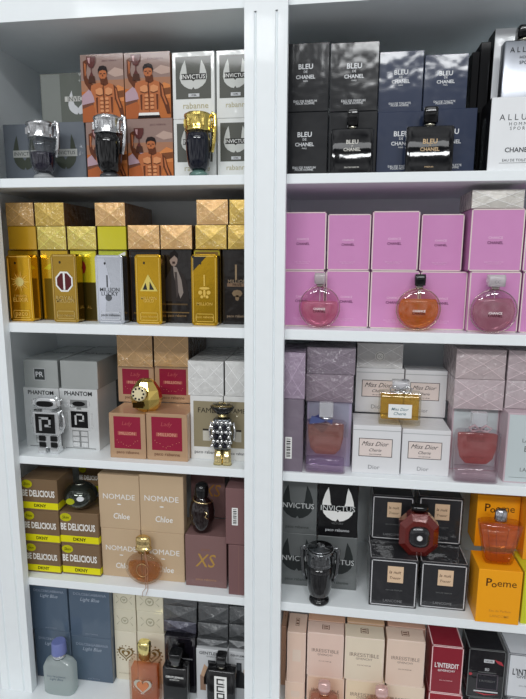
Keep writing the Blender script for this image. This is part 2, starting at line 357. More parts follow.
def s_tallgold(o, w, h, d, kw):
    k = kw['v']; g = mat((214, 176, 40), .22, .85, .5, .1, 20); y = mat((226, 214, 40), .25, .7, .6, .1, 20); bk = ink((22, 14, 10))
    if k == 'a': it = [('r', .03, .66, .97, .99, g, 1), ('r', .03, .02, .97, .66, bk, 1), ('t', '1 MILLION', .5, .5, .6, ink((150, 120, 60)), 2)]
    elif k == 'b': it = [('r', .03, .02, .97, .99, g, 1), ('r', .1, .02, .9, .6, mat((120, 96, 20), .3, .7), 2), ('p', [(.1, .74), (.7, .92), (.9, .92), (.3, .72)], y, 2)]  # diagonal yellow streak on b is glare painted into the front
    elif k == 'c': it = [('r', .03, .02, .97, .99, y, 1), ('r', .08, .02, .92, .55, mat((70, 58, 14), .3, .6), 2), ('p', ell(.42, .76, .17, .10, 8), ink((122, 26, 20)), 3), ('t', '1', .42, .76, .04, GOLD, 4), ('p', [(.0, .88), (.5, .97), (.9, .97), (.2, .86)], mat((240, 235, 90), .2, .6), 2), ('t', 'ROYAL', .5, .2, .5, GOLD, 4)]
    elif k == 'd': it = [('r', .03, .02, .97, .99, mat((196, 204, 60), .25, .7, .5, .1, 20), 1), ('r', .1, .05, .9, .5, mat((150, 156, 90), .3, .7), 2), ('p', [(.55, .9), (.95, .98), (.95, .75)], I_WH, 2)]
    elif k == 'e': it = [('fr', .04, .02, .96, .98, .02, ink((60, 40, 24)), 1), ('t', 'PRIVE', .5, .35, .5, ink((150, 120, 60)), 2), ('r', .1, .12, .9, .14, ink((110, 84, 44)), 2)]
    elif k == 'f':
        it = [('p', ell(.42, .86, .13, .085, 12), ink((150, 130, 118)), 3), ('p', [(.29, .86), (.31, .95), (.45, .99), (.56, .94), (.55, .88), (.45, .92)], bk, 4),
              ('p', [(.36, .80), (.50, .80), (.56, .72), (.74, .66), (.86, .5), (.9, .3), (.1, .3), (.14, .6), (.30, .72)], ink((44, 38, 36)), 2),
              ('p', [(.40, .78), (.52, .76), (.66, .60), (.72, .42), (.62, .34), (.50, .5), (.42, .66)], ink((138, 128, 122)), 3), ('p', [(.44, .70), (.52, .70), (.56, .40), (.50, .34)], ink((70, 62, 60)), 4),
              ('p', [(.38, .81), (.47, .81), (.47, .84), (.38, .84)], ink((60, 44, 40)), 5), ('r', .1, .14, .9, .155, ink((120, 96, 60)), 3), ('t', 'paco rabanne', .5, .10, .6, ink((150, 120, 80)), 3), ('r', .15, .25, .85, .27, ink((90, 72, 48)), 3)]
    elif k == 'g': it = [('fr', .03, .02, .97, .985, .03, y, 1), ('r', .1, .05, .9, .8, mat((150, 118, 24), .3, .8), 2)]
    else: it = [('t', '1', .46, .70, .06, ink((150, 128, 100)), 2, 0, 1.3), ('t', 'MILLION', .5, .58, .62, ink((150, 130, 108)), 2), ('r', .16, .51, .86, .555, ink((128, 104, 84)), 2), ('t', 'PRIVE', .5, .533, .3, bk, 3), ('p', ell(.5, .42, .18, .05, 8), ink((130, 110, 86)), 2), ('p', ell(.5, .36, .07, .04, 8), ink((130, 110, 86)), 2), ('t', 'paco rabanne', .5, .11, .7, ink((150, 130, 110)), 2)]
    deco(o, 'printed_front', it, w, h)
def robot_art(cu, top, s, asp):
    bk = ink((14, 14, 16)); gr = mat((150, 152, 152), .3, .6); wh = mat((225, 226, 226), .25, .5)
    def R(x0, y0, x1, y1, c, k): return ('r', cu+x0*s, top-y1*s*asp, cu+x1*s, top-y0*s*asp, c, k)
    it = [R(-.36, 0, .36, .30, gr, 2), ('p', ell(cu, top-.15*s*asp, .28*s, .10*s*asp, 12), bk, 3), R(-.46, .05, -.36, .22, wh, 3), R(.36, .05, .46, .22, wh, 3), R(-.1, .30, .1, .38, gr, 2),
          R(-.42, .38, .42, 1.2, wh, 2), R(-.36, .44, .36, 1.1, bk, 3),
          R(-.20, .54, -.12, .98, wh, 4), R(-.20, .54, .20, .60, wh, 4), R(.13, .54, .20, .82, wh, 4), R(-.02, .78, .20, .84, wh, 4),
          R(-.56, .5, -.48, 1.1, wh, 2), R(.48, .5, .56, 1.1, wh, 2)]
    for x in (-.32, .04):
        for y in (1.24, 1.46, 1.68): it.append(R(x, y, x+.28, y+.18, wh, 3))
    it.append(R(-.34, 1.2, .34, 1.88, gr, 2))
    return it
def s_robot(o, w, h, d, kw):
    it = [('t', 'PHANTOM', .5, .925, .72, ink((40, 42, 44)), 2, 0, 1, .02)] + robot_art(.5, .82, .62, w/h*1.05) + [('r', .1, .02, .9, .03, I_GR, 2)]
    deco(o, 'printed_front', it, w, h)
def s_robot_end(o, w, h, d, kw):
    if kw.get('mono'): deco(o, 'monogram', [('r', .32, .30, .62, .68, ink((60, 64, 64)), 3), ('t', 'PR', .47, .49, .22, I_SIL, 4), ('fr', .30, .27, .64, .71, .015, I_SIL, 3)], w, h, y=-.0005)
    deco(o, 'top_print', [('t', 'PHANTOM', .5, .5, .8, ink((90, 94, 94)), 1, .3, 1.6), ('fr', .03, .02, .97, .98, .01, I_SIL, 1)], w, h, 'top', d=d)
def s_lady(o, w, h, d, kw):
    gd = mat((206, 170, 134), .35, .4, .5); it = [('fr', .02, .02, .98, .98, .012, gd, 1), ('r', .13, .22, .87, .93, ink((146, 34, 60)), 1), ('t', 'Lady', .5, .77, .26, ink((186, 84, 88)), 3, .3, 1, 0), ('t', 'MILLION', .5, .56, .42, ink((222, 160, 140)), 3, 0, 1, 0), ('r', .24, .52, .76, .60, ink((176, 92, 84)), 2)]
    for i in range(10): it.append(('p', ell(.2+.065*i+random.uniform(-.02, .02), .42-.12*math.sin(i*.35)+random.uniform(-.03, .03), .010, .008, 5), ink((220, 150, 120)), 3))
    it += [('t', 'paco rabanne', .5, .13, .62, ink((110, 72, 52)), 2)]
    deco(o, 'printed_front', it, w, h)
def s_fame(o, w, h, d, kw):
    it = [('r', .10, .20, .92, .92, mat((170, 158, 128), .3, .5, .5, .02, 14, var=.12), 1), ('t', 'FAME', .5, .78, .52, ink((50, 46, 40)), 3, 0, 1, 0), ('r', .38, .30, .62, .46, ink((200, 196, 184)), 2), ('r', .38, .46, .62, .49, ink((60, 56, 50)), 3), ('t', 'paco rabanne', .5, .11, .76, ink((60, 60, 64)), 2)]
    deco(o, 'printed_front', it, w, h)
def s_del(o, w, h, d, kw):
    yl = ink((226, 218, 20)); it = [('r', 0.003, .06, .997, .27, yl, 1), ('t', 'DKNY', .5, .165, .34, ink((60, 58, 10)), 2, 0, 1.0, .03), ('t', 'BE DELICIOUS', .47, .55, .90, ink((235, 232, 226)), 2, 0, 1.7, .03), ('p', ell(.16, .84, .15, .13, 16), ink((190, 186, 20)), 2), ('t', 'Skin', .16, .84, .17, ink((50, 56, 10)), 3, .3)]
    deco(o, 'printed_front', it, w, h); deco(o, 'side_band', [('r', 0.003, .06, .997, .27, yl, 1)], w, h, 'right', d=d, label=None)
def s_nomade(o, w, h, d, kw):
    it = [('t', 'NOMADE', .5, .60, .78, I_WH, 1, 0, 1, 0), ('p', ell(.5, .46, .05, .012, 8), I_WH, 1), ('t', 'Chloe', .55, .24, .40, I_WH, 1, .15, 1.2, .01)]
    deco(o, 'lettering', it, w, h)
def s_xs(o, w, h, d, kw):
    it = [('t', 'XS', .5, .52, .46, ink((178, 140, 70)), 1, .2, 1.2), ('t', 'pure', .5, .72, .2, ink((140, 100, 80)), 1), ('t', 'paco rabanne', .5, .14, .5, ink((170, 130, 100)), 1)]
    if kw.get('back'): it = [('t', 'XS', .62, .6, .5, ink((170, 120, 60)), 1, .2, 1.2)]
    deco(o, 'lettering', it, w, h)
def barcode(o, w, h, d, u0, v0, u1, v1):
    it = [('r', u0, v0, u1, v1, I_WH, 1)]; v = v0+.08*(v1-v0); k = 0
    while v < v1-.1*(v1-v0):
        t = (v1-v0)*(.03+.03*((k*7) % 3)/2); it.append(('r', u0+.2*(u1-u0), v, u0+.8*(u1-u0), v+t, I_BK, 2)); v += t*2; k += 1
    deco(o, 'barcode_sticker', it, w, h)
def s_xsside(o, w, h, d, kw):
    if kw.get('bar'): barcode(o, w, h, d, .27, .35, .52, .66)
    else: deco(o, 'seam_fold', [('r', .48, .01, .52, .99, ink((130, 96, 92)), 1)], w, h)
def s_blue(o, w, h, d, kw):
    it = [('t', 'DOLCE&GABBANA', .52, .83, .80, ink((150, 160, 176)), 1, 0, 1, 0), ('t', 'Light Blue', .52, .72, .46, ink((168, 178, 192)), 1, .35, 1.1, 0), ('t', 'pour homme', .52, .06, .3, ink((130, 140, 155)), 1)]
    deco(o, 'lettering', it, w, h)
def heart(cu, cv, r, asp):
    return [(cu+r*.0625*16*math.sin(t)**3, cv+asp*r*.0625*(13*math.cos(t)-5*math.cos(2*t)-2*math.cos(3*t)-math.cos(4*t))) for t in [2*math.pi*i/22 for i in range(22)]]
def s_dev(o, w, h, d, kw):
    a = w/h; g = ink((120, 96, 50)); it = [('p', heart(.5, .56, .36, a), g, 1), ('p', heart(.5, .56, .28, a), ink((206, 200, 176)), 2), ('p', heart(.5, .56, .20, a), g, 3), ('p', ell(.5, .56, .09, .09*a, 10), ink((220, 214, 190)), 4)]
    for i in range(16): t = 2*math.pi*i/16; it.append(('p', ell(.5+.40*math.cos(t), .56+.36*a*math.sin(t), .035, .035*a, 6), g, 1))
    it.append(('t', 'DOLCE&GABBANA', .5, .14, .7, ink((150, 142, 116)), 1)); deco(o, 'heart_emblem', it, w, h)
def s_devend(o, w, h, d, kw):
    a = w/h; g = ink((176, 170, 146)); it = [('p', ell(.5, .5, .17, .17*a, 12), g, 1), ('p', ell(.5, .5, .12, .12*a, 12), ink((214, 210, 190)), 2), ('p', heart(.5, .5, .08, a), g, 3)]
    for sx in (-1, 1): it.append(('p', [(.5+sx*.2, .5), (.5+sx*.34, .72), (.5+sx*.36, .68)], g, 1)); it.append(('p', [(.5+sx*.2, .5), (.5+sx*.34, .28), (.5+sx*.36, .32)], g, 1))
    deco(o, 'embossed_rosette', it, w, h)
def s_gentb(o, w, h, d, kw):
    it = [('p', [(.3, .60), (.3, .70), (.42, .74), (.42, .90), (.66, .90), (.66, .74), (.80, .70), (.80, .60)], ink((6, 6, 8)), 2), ('fr', .03, .02, .97, .98, .02, ink((60, 56, 64)), 1), ('t', 'GENTLEMAN', .72, .62, .36, I_SIL, 3)]
    deco(o, 'printed_front', it, w, h)
def s_gentw(o, w, h, d, kw):
    it = [('t', 'GENTLEMAN', .52, .93, .84, ink((70, 72, 76)), 1, 0, 1, .02), ('t', 'GIVENCHY', .52, .87, .4, ink((90, 92, 96)), 1)]
    it += [('p', [(.24, .32), (.24, .60), (.38, .64), (.38, .80), (.62, .80), (.62, .64), (.78, .60), (.78, .32)], ink((34, 34, 38)), 2), ('r', .42, .66, .58, .78, ink((80, 84, 88)), 3), ('p', [(.14, .5), (.26, .72), (.36, .66), (.24, .46)], ink((196, 160, 130)), 3), ('p', [(.7, .66), (.84, .76), (.9, .56), (.8, .5)], ink((190, 164, 140)), 3), ('r', .12, .2, .3, .5, ink((150, 120, 100)), 2)]
    deco(o, 'printed_front', it, w, h)
def s_bleu(o, w, h, d, kw):
    c = ink((226, 228, 230)); it = [('t', 'BLEU', .5, .66, .31, c, 1, 0, 1, .02), ('t', 'DE', .5, .585, .08, c, 1), ('t', 'CHANEL', .5, .51, .41, c, 1, 0, 1, .02), ('t', 'PARIS', .5, .45, .10, c, 1)]
    it += [('t', kw.get('sub', 'EAU DE PARFUM'), .5, .155, .50, c, 1), ('t', 'POUR HOMME', .5, .12, .40, c, 1), ('r', .2, .02, .201, .98, c, 1) if kw.get('edge') else ('r', .02, .02, .022, .98, ink((90, 92, 96)), 1)]
    if kw.get('hs'): it += [('t', 'BLEU', .5, .05, .3, c, 1)]
    deco(o, 'lettering', it, w, h)
def s_allure(o, w, h, d, kw):
    c = ink((70, 72, 76)); it = [('t', 'A L L U R E', .5, .73, .70, c, 1, 0, 1, 0), ('t', 'H O M M E', .5, .64, .36, c, 1, 0, 1, 0), ('t', 'S P O R T', .5, .58, .32, c, 1, 0, 1, 0), ('t', 'CHANEL', .5, .29, .44, c, 1, 0, 1, .02), ('t', 'EAU DE TOILETTE', .5, .15, .5, c, 1), ('r', .2, .11, .8, .115, c, 1)]
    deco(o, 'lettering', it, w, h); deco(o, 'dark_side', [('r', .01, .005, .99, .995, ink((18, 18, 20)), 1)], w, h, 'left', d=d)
def s_chance(o, w, h, d, kw):
    wh = ink((240, 236, 226)); it = [('fr', 0.004, .003, .996, .997, .022, ink((226, 214, 206)), 1), ('t', 'CHANCE', .48, .54, .27, ink((240, 206, 230)), 2, 0, 1, 0), ('t', 'CHANEL', .48, .46, .30, ink((80, 20, 66)), 2, 0, 1, .008), ('t', 'EAU DE TOILETTE', .48, .15, .36, ink((226, 176, 214)), 2), ('t', 'VAPORISATEUR', .48, .12, .28, ink((226, 176, 214)), 2)]
    deco(o, 'printed_front', it, w, h)
def s_dior(o, w, h, d, kw):
    bk = ink((40, 38, 40)); it = [('r', .13, .36, .83, .74, ink((226, 212, 206)), 1), ('fr', .13, .36, .83, .74, .012, bk, 2), ('t', 'Miss Dior', .48, .63, .54, bk, 2, .45, 1.0, 0), ('t', 'Cherie', .48, .50, .26, bk, 2, .45, 1.0, 0), ('t', 'EAU DE PARFUM', .48, .41, .24, bk, 2), ('t', 'Dior', .46, .14, .24, ink((150, 150, 154)), 2), ('r', 0.004, .90, .996, .915, ink((176, 178, 180)), 1)]
    deco(o, 'framed_label', it, w, h)
def s_cc(o, w, h, d, kw):
    a = w/h; it = [('p', ell(.5, .5, .11, .11*a, 16), I_WH, 9), ('p', ell(.5, .5, .09, .09*a, 16), I_GR, 10), ('p', ell(.5, .5, .08, .08*a, 16), I_WH, 11), ('t', 'CC', .5, .5, .09, I_GR, 12)]
    deco(o, 'round_seal', it, w, h, y=-.003)
def s_lilac(o, w, h, d, kw):
    if kw.get('bar'): barcode(o, w, h, d, .2, .18, .5, .48)
    else: deco(o, 'printed_front', [('r', .06, .45, .94, .97, ink((150, 150, 168)), 1), ('p', [(.0, .7), (.35, .5), (.5, .62), (.3, .8)], ink((70, 76, 130)), 2)], w, h)
def s_belle(o, w, h, d, kw):
    deco(o, 'printed_front', [('r', .03, .02, .97, .98, ink((194, 204, 206)), 1), ('t', 'LA VIE EST', .55, .62, .5, I_GR, 2), ('t', 'BELLE', .55, .5, .4, I_GR, 2), ('t', 'LANCOME', .55, .2, .5, I_GR, 2), ('r', .1, .08, .9, .085, I_GR, 2)], w, h)
def s_nuit(o, w, h, d, kw):
    a = w/h; it = [('fr', .03, .03, .97, .97, .02, ink((206, 206, 208)), 1), ('r', .37, .52, .70, .86, ink((224, 194, 162)), 1), ('t', 'la nuit', .53, .74, .24, ink((90, 60, 50)), 2, .2), ('t', 'Tresor', .53, .62, .24, ink((90, 60, 50)), 2, .3), ('t', 'EAU DE PARFUM', .52, .36, .34, I_GR, 1), ('t', 'LANCOME', .5, .13, .40, ink((130, 130, 132)), 1)]
    deco(o, 'printed_front', it, w, h)
    deco(o, 'edge_lines', [('fr', .01, .02, .99, .98, .014, ink((190, 190, 192)), 1)], w, h, 'top', d=d)
def s_poeme(o, w, h, d, kw):
    bn = ink((70, 40, 20)); it = [('t', 'P', .25, .77, .13, bn, 1, 0, 1, .01), ('t', 'o', .37, .72, .12, bn, 1, 0, 1, .01), ('t', 'eme', .66, .745, .44, bn, 1, 0, 1, 0), ('t', 'Eau de Parfum', .55, .24, .5, ink((206, 140, 50)), 1), ('t', 'LANCOME', .55, .14, .44, ink((206, 140, 50)), 1)]
    deco(o, 'lettering', it, w, h)
def s_irr(o, w, h, d, kw):
    c = kw.get('ic', (138, 116, 106)); it = [('t', 'IRRESISTIBLE', .5, .60, .74, ink(c), 1, 0, 1.1, 0), ('t', 'GIVENCHY', .5, .51, .42, ink(c), 1), ('t', 'EAU DE PARFUM', .5, .36, .34, ink((150, 120, 110)), 1), ('fr', .01, .005, .99, .995, .015, ink((236, 216, 204)), 1)]
    if kw.get('blank'): it = [('fr', .01, .005, .99, .995, .02, ink((236, 216, 204)), 1), ('r', .3, .42, .75, .66, ink((226, 206, 190)), 1)]
    deco(o, 'printed_front', it, w, h)
    g = ink((120, 84, 64)); deco(o, 'top_emblem', [('fr', .40, .34, .60, .74, .02, g, 1), ('r', .44, .42, .56, .50, g, 1), ('r', .44, .58, .56, .66, g, 1)], w, h, 'top', d=d)
def s_inter(o, w, h, d, kw):
    c = kw['tc']; it = [('t', "L'INTERDIT", .5, .60, .76, ink(c), 1, 0, 1.6, .015), ('t', 'GIVENCHY', .5, .49, .55, ink(c), 1), ('t', 'EAU DE PARFUM', .5, .28, .4, ink(kw['bc']), 1), ('fr', .004, .003, .996, .997, .03, ink(kw['bc']), 1)]
    deco(o, 'lettering', it, w, h); deco(o, 'top_edge_line', [('fr', .005, .005, .995, .995, .035, ink(kw['bc']), 1)], w, h, 'top', d=d)
def s_interb(o, w, h, d, kw):
    r = ink((176, 60, 70)); it = [('r', .42, .74, .70, .81, I_SIL, 1), ('t', 'NOIR', .56, .775, .2, I_BK, 2), ('t', '80', .52, .60, .12, I_SIL, 1), ('r', .28, .53, .78, .54, I_GR, 1), ('fr', .26, .18, .84, .50, .02, ink((90, 80, 90)), 1), ('r', .3, .2, .8, .46, ink((30, 28, 36)), 1), ('t', "L'INTERDIT", .55, .36, .44, I_GR, 3), ('r', .2, .12, .86, .15, I_SIL, 2), ('p', [(.7, .82), (.9, .78), (.96, .70), (.8, .74)], r, 2), ('p', [(.18, .12), (.5, .06), (.9, .1), (.5, .09)], r, 3), ('fr', .004, .003, .996, .997, .02, I_GR, 1), ('p', ell(.08, .48, .05, .03, 8), r, 2)]
    deco(o, 'printed_front', it, w, h); deco(o, 'top_edge_line', [('fr', .005, .005, .995, .995, .03, I_GR, 1)], w, h, 'top', d=d)
STY = {
 'x': (None, wrap_x), 'plain': (None, None), 'inv_low': (card((104, 110, 118)), s_inv_low), 'inv_back': (card((96, 100, 94), .3), s_inv_back), 'inv_white': (card((224, 226, 224)), s_inv_white),
 'inv_grey': (None, s_inv_grey), 'man': (card((120, 80, 56)), s_man), 'tg': (None, s_tallgold), 'robot': (mat((222, 224, 224), .3, .45, .6, .05, 14, coatbump=.6, var=.08), s_robot),
 'robot_end': (mat((176, 180, 178), .3, .5, .8, .1, 14, coatbump=.8, var=.08), s_robot_end), 'lady': (mat((194, 158, 124), .36, .3, .6, .03, 20, coatbump=.5), s_lady), 'fame': (card((222, 222, 220)), s_fame),
 'del': (card((122, 98, 72)), s_del), 'nomade': (card((196, 171, 140), .3), s_nomade), 'xs': (card((128, 98, 96), .4), s_xs), 'xsside': (card((122, 90, 90), .4), s_xsside),
 'blue': (card((82, 98, 116), .8), s_blue), 'dev': (card((222, 216, 196), .4), s_dev), 'devend': (card((214, 208, 186), .5), s_devend), 'gentb': (mat((22, 20, 26), .2, 0, 1.0, 0, 20, coatbump=.3), s_gentb),
 'gentw': (card((206, 208, 210)), s_gentw), 'bleu': (None, s_bleu), 'allure': (card((232, 234, 236), .3), s_allure), 'chance': (None, s_chance), 'dior': (card((222, 222, 224), .5), s_dior),
 'lilac': (None, s_lilac), 'belle': (card((198, 178, 186), .6), s_belle), 'nuit': (mat((44, 44, 47), .3, 0, .9, 0, 20, coatbump=.35), s_nuit), 'poeme': (mat((246, 166, 28), .42, 0, .35, 0, 20, coatbump=.2), s_poeme),
 'irr': (None, s_irr), 'inter': (None, s_inter), 'interb': (mat((22, 20, 24), .25, 0, .8, 0, 20, coatbump=.3), s_interb)}
def xend(p0, p1, pyT, label, zb, c, Y=0.04, d=0.13, group=None, metal=0.35, side=None, cc=False, **kw):
    B = carton('x', p0, p1, pyT, label, zb, Y, d, group=group, body=film(side or c, metal), c=c, metal=metal, **kw)
    if cc: s_cc(B.o, B.w, B.h, B.d, {})
    return B

# ================================================================== CARTONS
# ---- left bay, top shelf
G = 'grey winged cartons at the left of the top shelf'
a1 = carton('inv_low', 4.5, 45, 124, 'slate grey winged carton at far left of the top shelf, behind the clear trophy bottle', S1, .07, .05, group=G)
a2 = carton('inv_low', 45.5, 85.5, 122, 'slate grey winged carton in crinkled film, right of the clear trophy bottle', S1, .07, .05, group=G)
a3 = carton('inv_back', 41, 84, 73, 'grey-green two-tone carton standing on the low slate grey cartons, top left shelf', a2, .09, .05)
G = 'cartons printed with a shirtless man'
m1 = carton('man', 87, 127, 122, 'shirtless man carton, lower left of the four, mostly behind the black trophy bottle', S1, .06, .05, group=G, cut=.1)
m2 = carton('man', 128, 173, 118.5, 'shirtless man carton, lower right of the four, next to the white winged cartons', S1, .06, .05, group=G, cut=.12)
carton('man', 81.5, 124, 54, 'shirtless man carton, upper left of the four, above the black trophy bottle', m1, .06, .05, group=G)
carton('man', 124.8, 170.5, 52, 'shirtless man carton, upper right of the four, beside the white winged carton', m2, .06, .05, group=G)
G = 'white cartons with a grey winged panel'
w1 = carton('inv_white', 174, 216, 119, 'white winged carton directly behind the gold-topped trophy bottle', S1, .06, .05, group=G)
w2 = carton('inv_white', 217.5, 262, 118, 'white winged carton on the shelf board, cut off by the centre pillar', S1, .06, .05, group=G)
carton('inv_white', 172.5, 214.5, 51.5, 'white winged carton stacked above the gold-topped trophy bottle, right of the shirtless man', w1, .06, .05, group=G)
carton('inv_white', 216.5, 260, 49.5, 'upper white winged carton against the centre pillar, top left shelf', w2, .06, .05, group=G)
# ---- left bay, second shelf
G = 'upright gold and black cartons behind the gold bar bottles'
gb = mat((120, 92, 26), .3, .6, .6); db = mat((24, 18, 15), .3, 0, .9, 0, 20, coatbump=.3)
t = {}
for k, p0, p1, lab, bd in (('a', 10, 40, 'black carton with gold upper third behind the leftmost gold bar bottle', gb), ('b', 42, 70, 'yellow-gold upright carton behind the bar bottle with the maroon badge', gb),
        ('c', 71.5, 98, 'gold upright carton showing a small dark red badge between two bar bottles', gb), ('d', 99.5, 128, 'yellow-green upright carton behind the silver bar bottle', gb),
        ('e', 130, 160.5, 'plain black-brown carton behind the bar bottle with the triangle mark', db), ('f', 161.5, 192, 'black carton printed with a man in an open dark suit', db),
        ('g', 194, 220.5, 'golden upright carton behind the bar bottle with the black corner', gb), ('h', 222.5, 252, 'black carton with bronze lettering against the centre pillar, second shelf', db)):
    t[k] = carton('tg', p0, p1, 250 if k < 'e' else 249.5, lab, S2, .055, .05, group=G, v=k, body=bd)
G = 'gold film-wrapped carton ends on the second shelf'
gd = (206, 172, 84); gp = (214, 170, 112); gy = (214, 192, 96)
def gx(p0, p1, pt, lab, on, c, plain=False, **kw):
    if plain: return carton('plain', p0, p1, pt, lab, on, .045, .16, group=G, body=mat(c, .3, .55, .8, .02, 12, coatbump=.2, var=.08))
    return xend(p0, p1, pt, lab, on, c, .045, .16, group=G, side=(120, 84, 46), **kw)
r2a = gx(8, 36, 226.3, 'plain smooth amber-gold carton end, leftmost, lower of its pair', t['a'], (206, 160, 34), True)
r2b = gx(37.5, 66, 226.3, 'gold film-folded carton end, second from left in the lower row', t['b'], gy)
r2c = gx(67.5, 96, 226.3, 'gold film-folded carton end with nothing on top, beside the bright yellow one', t['c'], gy)
r2d = gx(97.5, 126.5, 226.3, 'plain bright yellow-green carton end above the silver bar bottle', t['d'], (214, 204, 36), True)
r2e = gx(128, 159.5, 225, 'peach-gold folded carton end above the triangle-marked bar bottle', t['e'], gp)
r2f = gx(160.5, 192, 225, 'peach-gold folded carton end above the man in the dark suit', t['f'], gp)
r2g = gx(195.5, 226.5, 225, 'yellow-gold folded carton end above the black-cornered bar bottle, lower of two', t['g'], gd)
r2h = gx(228, 258, 225, 'yellow-gold folded carton end against the centre pillar, lower of two', t['h'], gd)
gx(6, 33.5, 202.5, 'dull tan-gold folded carton end at the upper left corner of the second shelf', r2a, (186, 148, 90))
gx(35, 64, 202.5, 'gold folded carton end on the top row, second from left', r2b, gd)
gx(95, 125, 202.5, 'orange-gold folded carton end on the top row with its dark brown side showing', r2d, gp)
gx(196.5, 228, 199.5, 'orange-gold folded carton end on the top row near the centre pillar', r2g, gp)
gx(229.5, 259, 199.5, 'pale gold folded carton end on the top row cut off by the centre pillar', r2h, gd)
# ---- left bay, third shelf
p1 = carton('robot', 25, 60, 388, 'silver carton with robot print, left of the two, behind the robot bottle', S3, .056, .16)
p2 = carton('robot', 60.8, 98.5, 389, 'silver carton with robot print and dark side, right of the two', S3, .056, .10)
carton('robot_end', 24, 59.8, 360, 'grey-silver carton lying above the left robot print, with a small dark monogram', p1, .056, .19, mono=True)
carton('robot_end', 60.5, 97.5, 361, 'plain grey-silver carton lying above the right robot print', p2, .056, .19)
carton('plain', 99, 113, 379, 'dark grey carton half hidden between the silver and red-panelled cartons', S3, .16, .06, body=card((70, 74, 72)))
G = 'tan cartons with a crimson panel'
l1 = carton('lady', 109.5, 145.5, 413.5, 'crimson-panelled carton at lower left, under the faceted gold bottle', S3, .022, .085, group=G)
l2 = carton('lady', 146.5, 187.5, 414, 'crimson-panelled carton at lower right, next to the white lettered carton', S3, .022, .085, group=G)
l3 = carton('lady', 118, 154, 366.5, 'crimson-panelled carton of the upper row, behind the faceted gold bottle', l1, .108, .06, group=G)
l4 = carton('lady', 155, 191, 366.5, 'crimson-panelled carton of the upper row, right of the faceted gold bottle', l2, .108, .06, group=G)
G = 'tan film-wrapped carton ends under the second shelf'
xend(117, 153.5, 333.5, 'tan film-folded carton end touching the shelf above, left of two', l3, (198, 160, 112), .10, .16, group=G, side=(120, 90, 66))
xend(154, 188.5, 334, 'tan film-folded carton end touching the shelf above, right of two', l4, (198, 160, 112), .10, .16, group=G, side=(96, 72, 54))
f1 = carton('fame', 189, 223, 396, 'white carton with champagne panel and four-letter title, left of the silver-mail bottle', S3, .044, .09)
f2 = carton('fame', 224, 262, 397, 'white carton with champagne panel cut off by the centre pillar', S3, .044, .09)
G = 'white film-wrapped carton ends on the third left shelf'
xend(188, 223.5, 361, 'white folded carton end above the left champagne-panel carton', f1, (208, 208, 206), .044, .18, group=G, metal=0, side=(186, 186, 184))
xend(225, 262, 361.5, 'white folded carton end against the centre pillar, third left shelf', f2, (208, 208, 206), .044, .18, group=G, metal=0, side=(186, 186, 184))
# ---- left bay, fourth shelf
G = 'brown cartons with a yellow band'
b1 = carton('del', 26.5, 60, 543.5, 'brown and yellow carton, bottom of the stack of three at far left', S4, .022, .08, group=G)
b2 = carton('del', 24.5, 59, 511, 'brown and yellow carton, middle of the stack of three at far left', b1, .022, .08, group=G)
b3 = carton('del', 22, 57.5, 479.5, 'brown and yellow carton, top of the stack of three, its brown lid and side showing', b2, .022, .15, group=G, pyB=466)
b4 = carton('del', 61, 100, 545, 'brown and yellow carton, bottom of the stack of two under the dark globe bottle', S4, .026, .085, group=G)
b5 = carton('del', 60, 98.3, 513, 'brown and yellow carton directly under the dark globe bottle', b4, .026, .085, group=G)
carton('del', 79, 104, 465, 'brown and yellow carton at the back, peeking out above the dark globe bottle', b5, .125, .05, group=G)
G = 'beige cartons with white lettering'
n1 = carton('nomade', 102, 141, 529, 'beige carton at lower left, behind the round amber bottle', S4, .034, .08, group=G)
n2 = carton('nomade', 142, 184.3, 533, 'beige carton at lower right, half behind the round amber bottle', S4, .034, .08, group=G)
carton('nomade', 96.5, 139.5, 475, 'beige carton at upper left, next to the dark globe bottle', n1, .034, .08, group=G, pyB=469)
carton('nomade', 140, 183.5, 476, 'beige carton at upper right, next to the black bottle with the gold snake', n2, .034, .08, group=G, pyB=471)
x1 = carton('xs', 185.5, 226.5, 536, 'mauve-brown carton with gold letters, under the black bottle with the gold snake', S4, .026, .082)
carton('xs', 191, 225, 472, 'mauve-brown carton standing behind the black bottle with the gold snake', x1, .109, .05, back=True)
x2 = carton('xsside', 228.5, 258, 546, 'plain mauve carton at the bottom against the centre pillar', S4, .008, .10)
carton('xsside', 225.5, 256, 489, 'plain mauve carton with a white barcode sticker against the centre pillar', x2, .010, .10, bar=True)
# ---- left bay, bottom
G = 'slate blue cartons'
c1 = carton('blue', 36, 71, 631, 'slate blue carton at lower left, behind the frosted bottle', BASE, .030, .06, group=G)
c2 = carton('blue', 72, 112, 637.5, 'slate blue carton at lower right, beside the cream heart carton', BASE, .034, .06, group=G)
carton('blue', 30.5, 67.5, 583, 'slate blue carton at upper left, against the left pillar', c1, .030, .06, group=G)
carton('blue', 68.5, 110, 586, 'slate blue carton at upper right, under the shelf', c2, .034, .06, group=G)
G = 'cream cartons'
d1 = carton('dev', 112.5, 137, 631.5, 'cream carton with a bronze heart emblem, fully visible beside the slate blue cartons', BASE, .05, .05, group=G)
d2 = carton('dev', 138, 165, 633, 'cream carton mostly behind the orange bottle with the gold cap', BASE, .05, .05, group=G)
e1 = carton('devend', 111.8, 136, 609.5, 'small cream carton end with rosette, directly above the bronze heart', d1, .05, .14, group=G)
e2 = carton('devend', 137, 163.5, 612, 'small cream carton end above the orange bottle', d2, .05, .14, group=G)
carton('devend', 111, 135, 590, 'small cream carton end tucked under the shelf, left column', e1, .05, .14, group=G)
carton('devend', 136, 163, 592, 'small cream carton end tucked under the shelf, right column', e2, .05, .14, group=G)
gz = carton('gentb', 165, 195.5, 637, 'glossy black carton printed with a bottle silhouette, beside the cream cartons', BASE, .035, .05)
gw = carton('gentw', 196.5, 227.5, 650, 'white carton printed with a dark bottle, behind the black bottle with the white label', BASE, .02, .05)
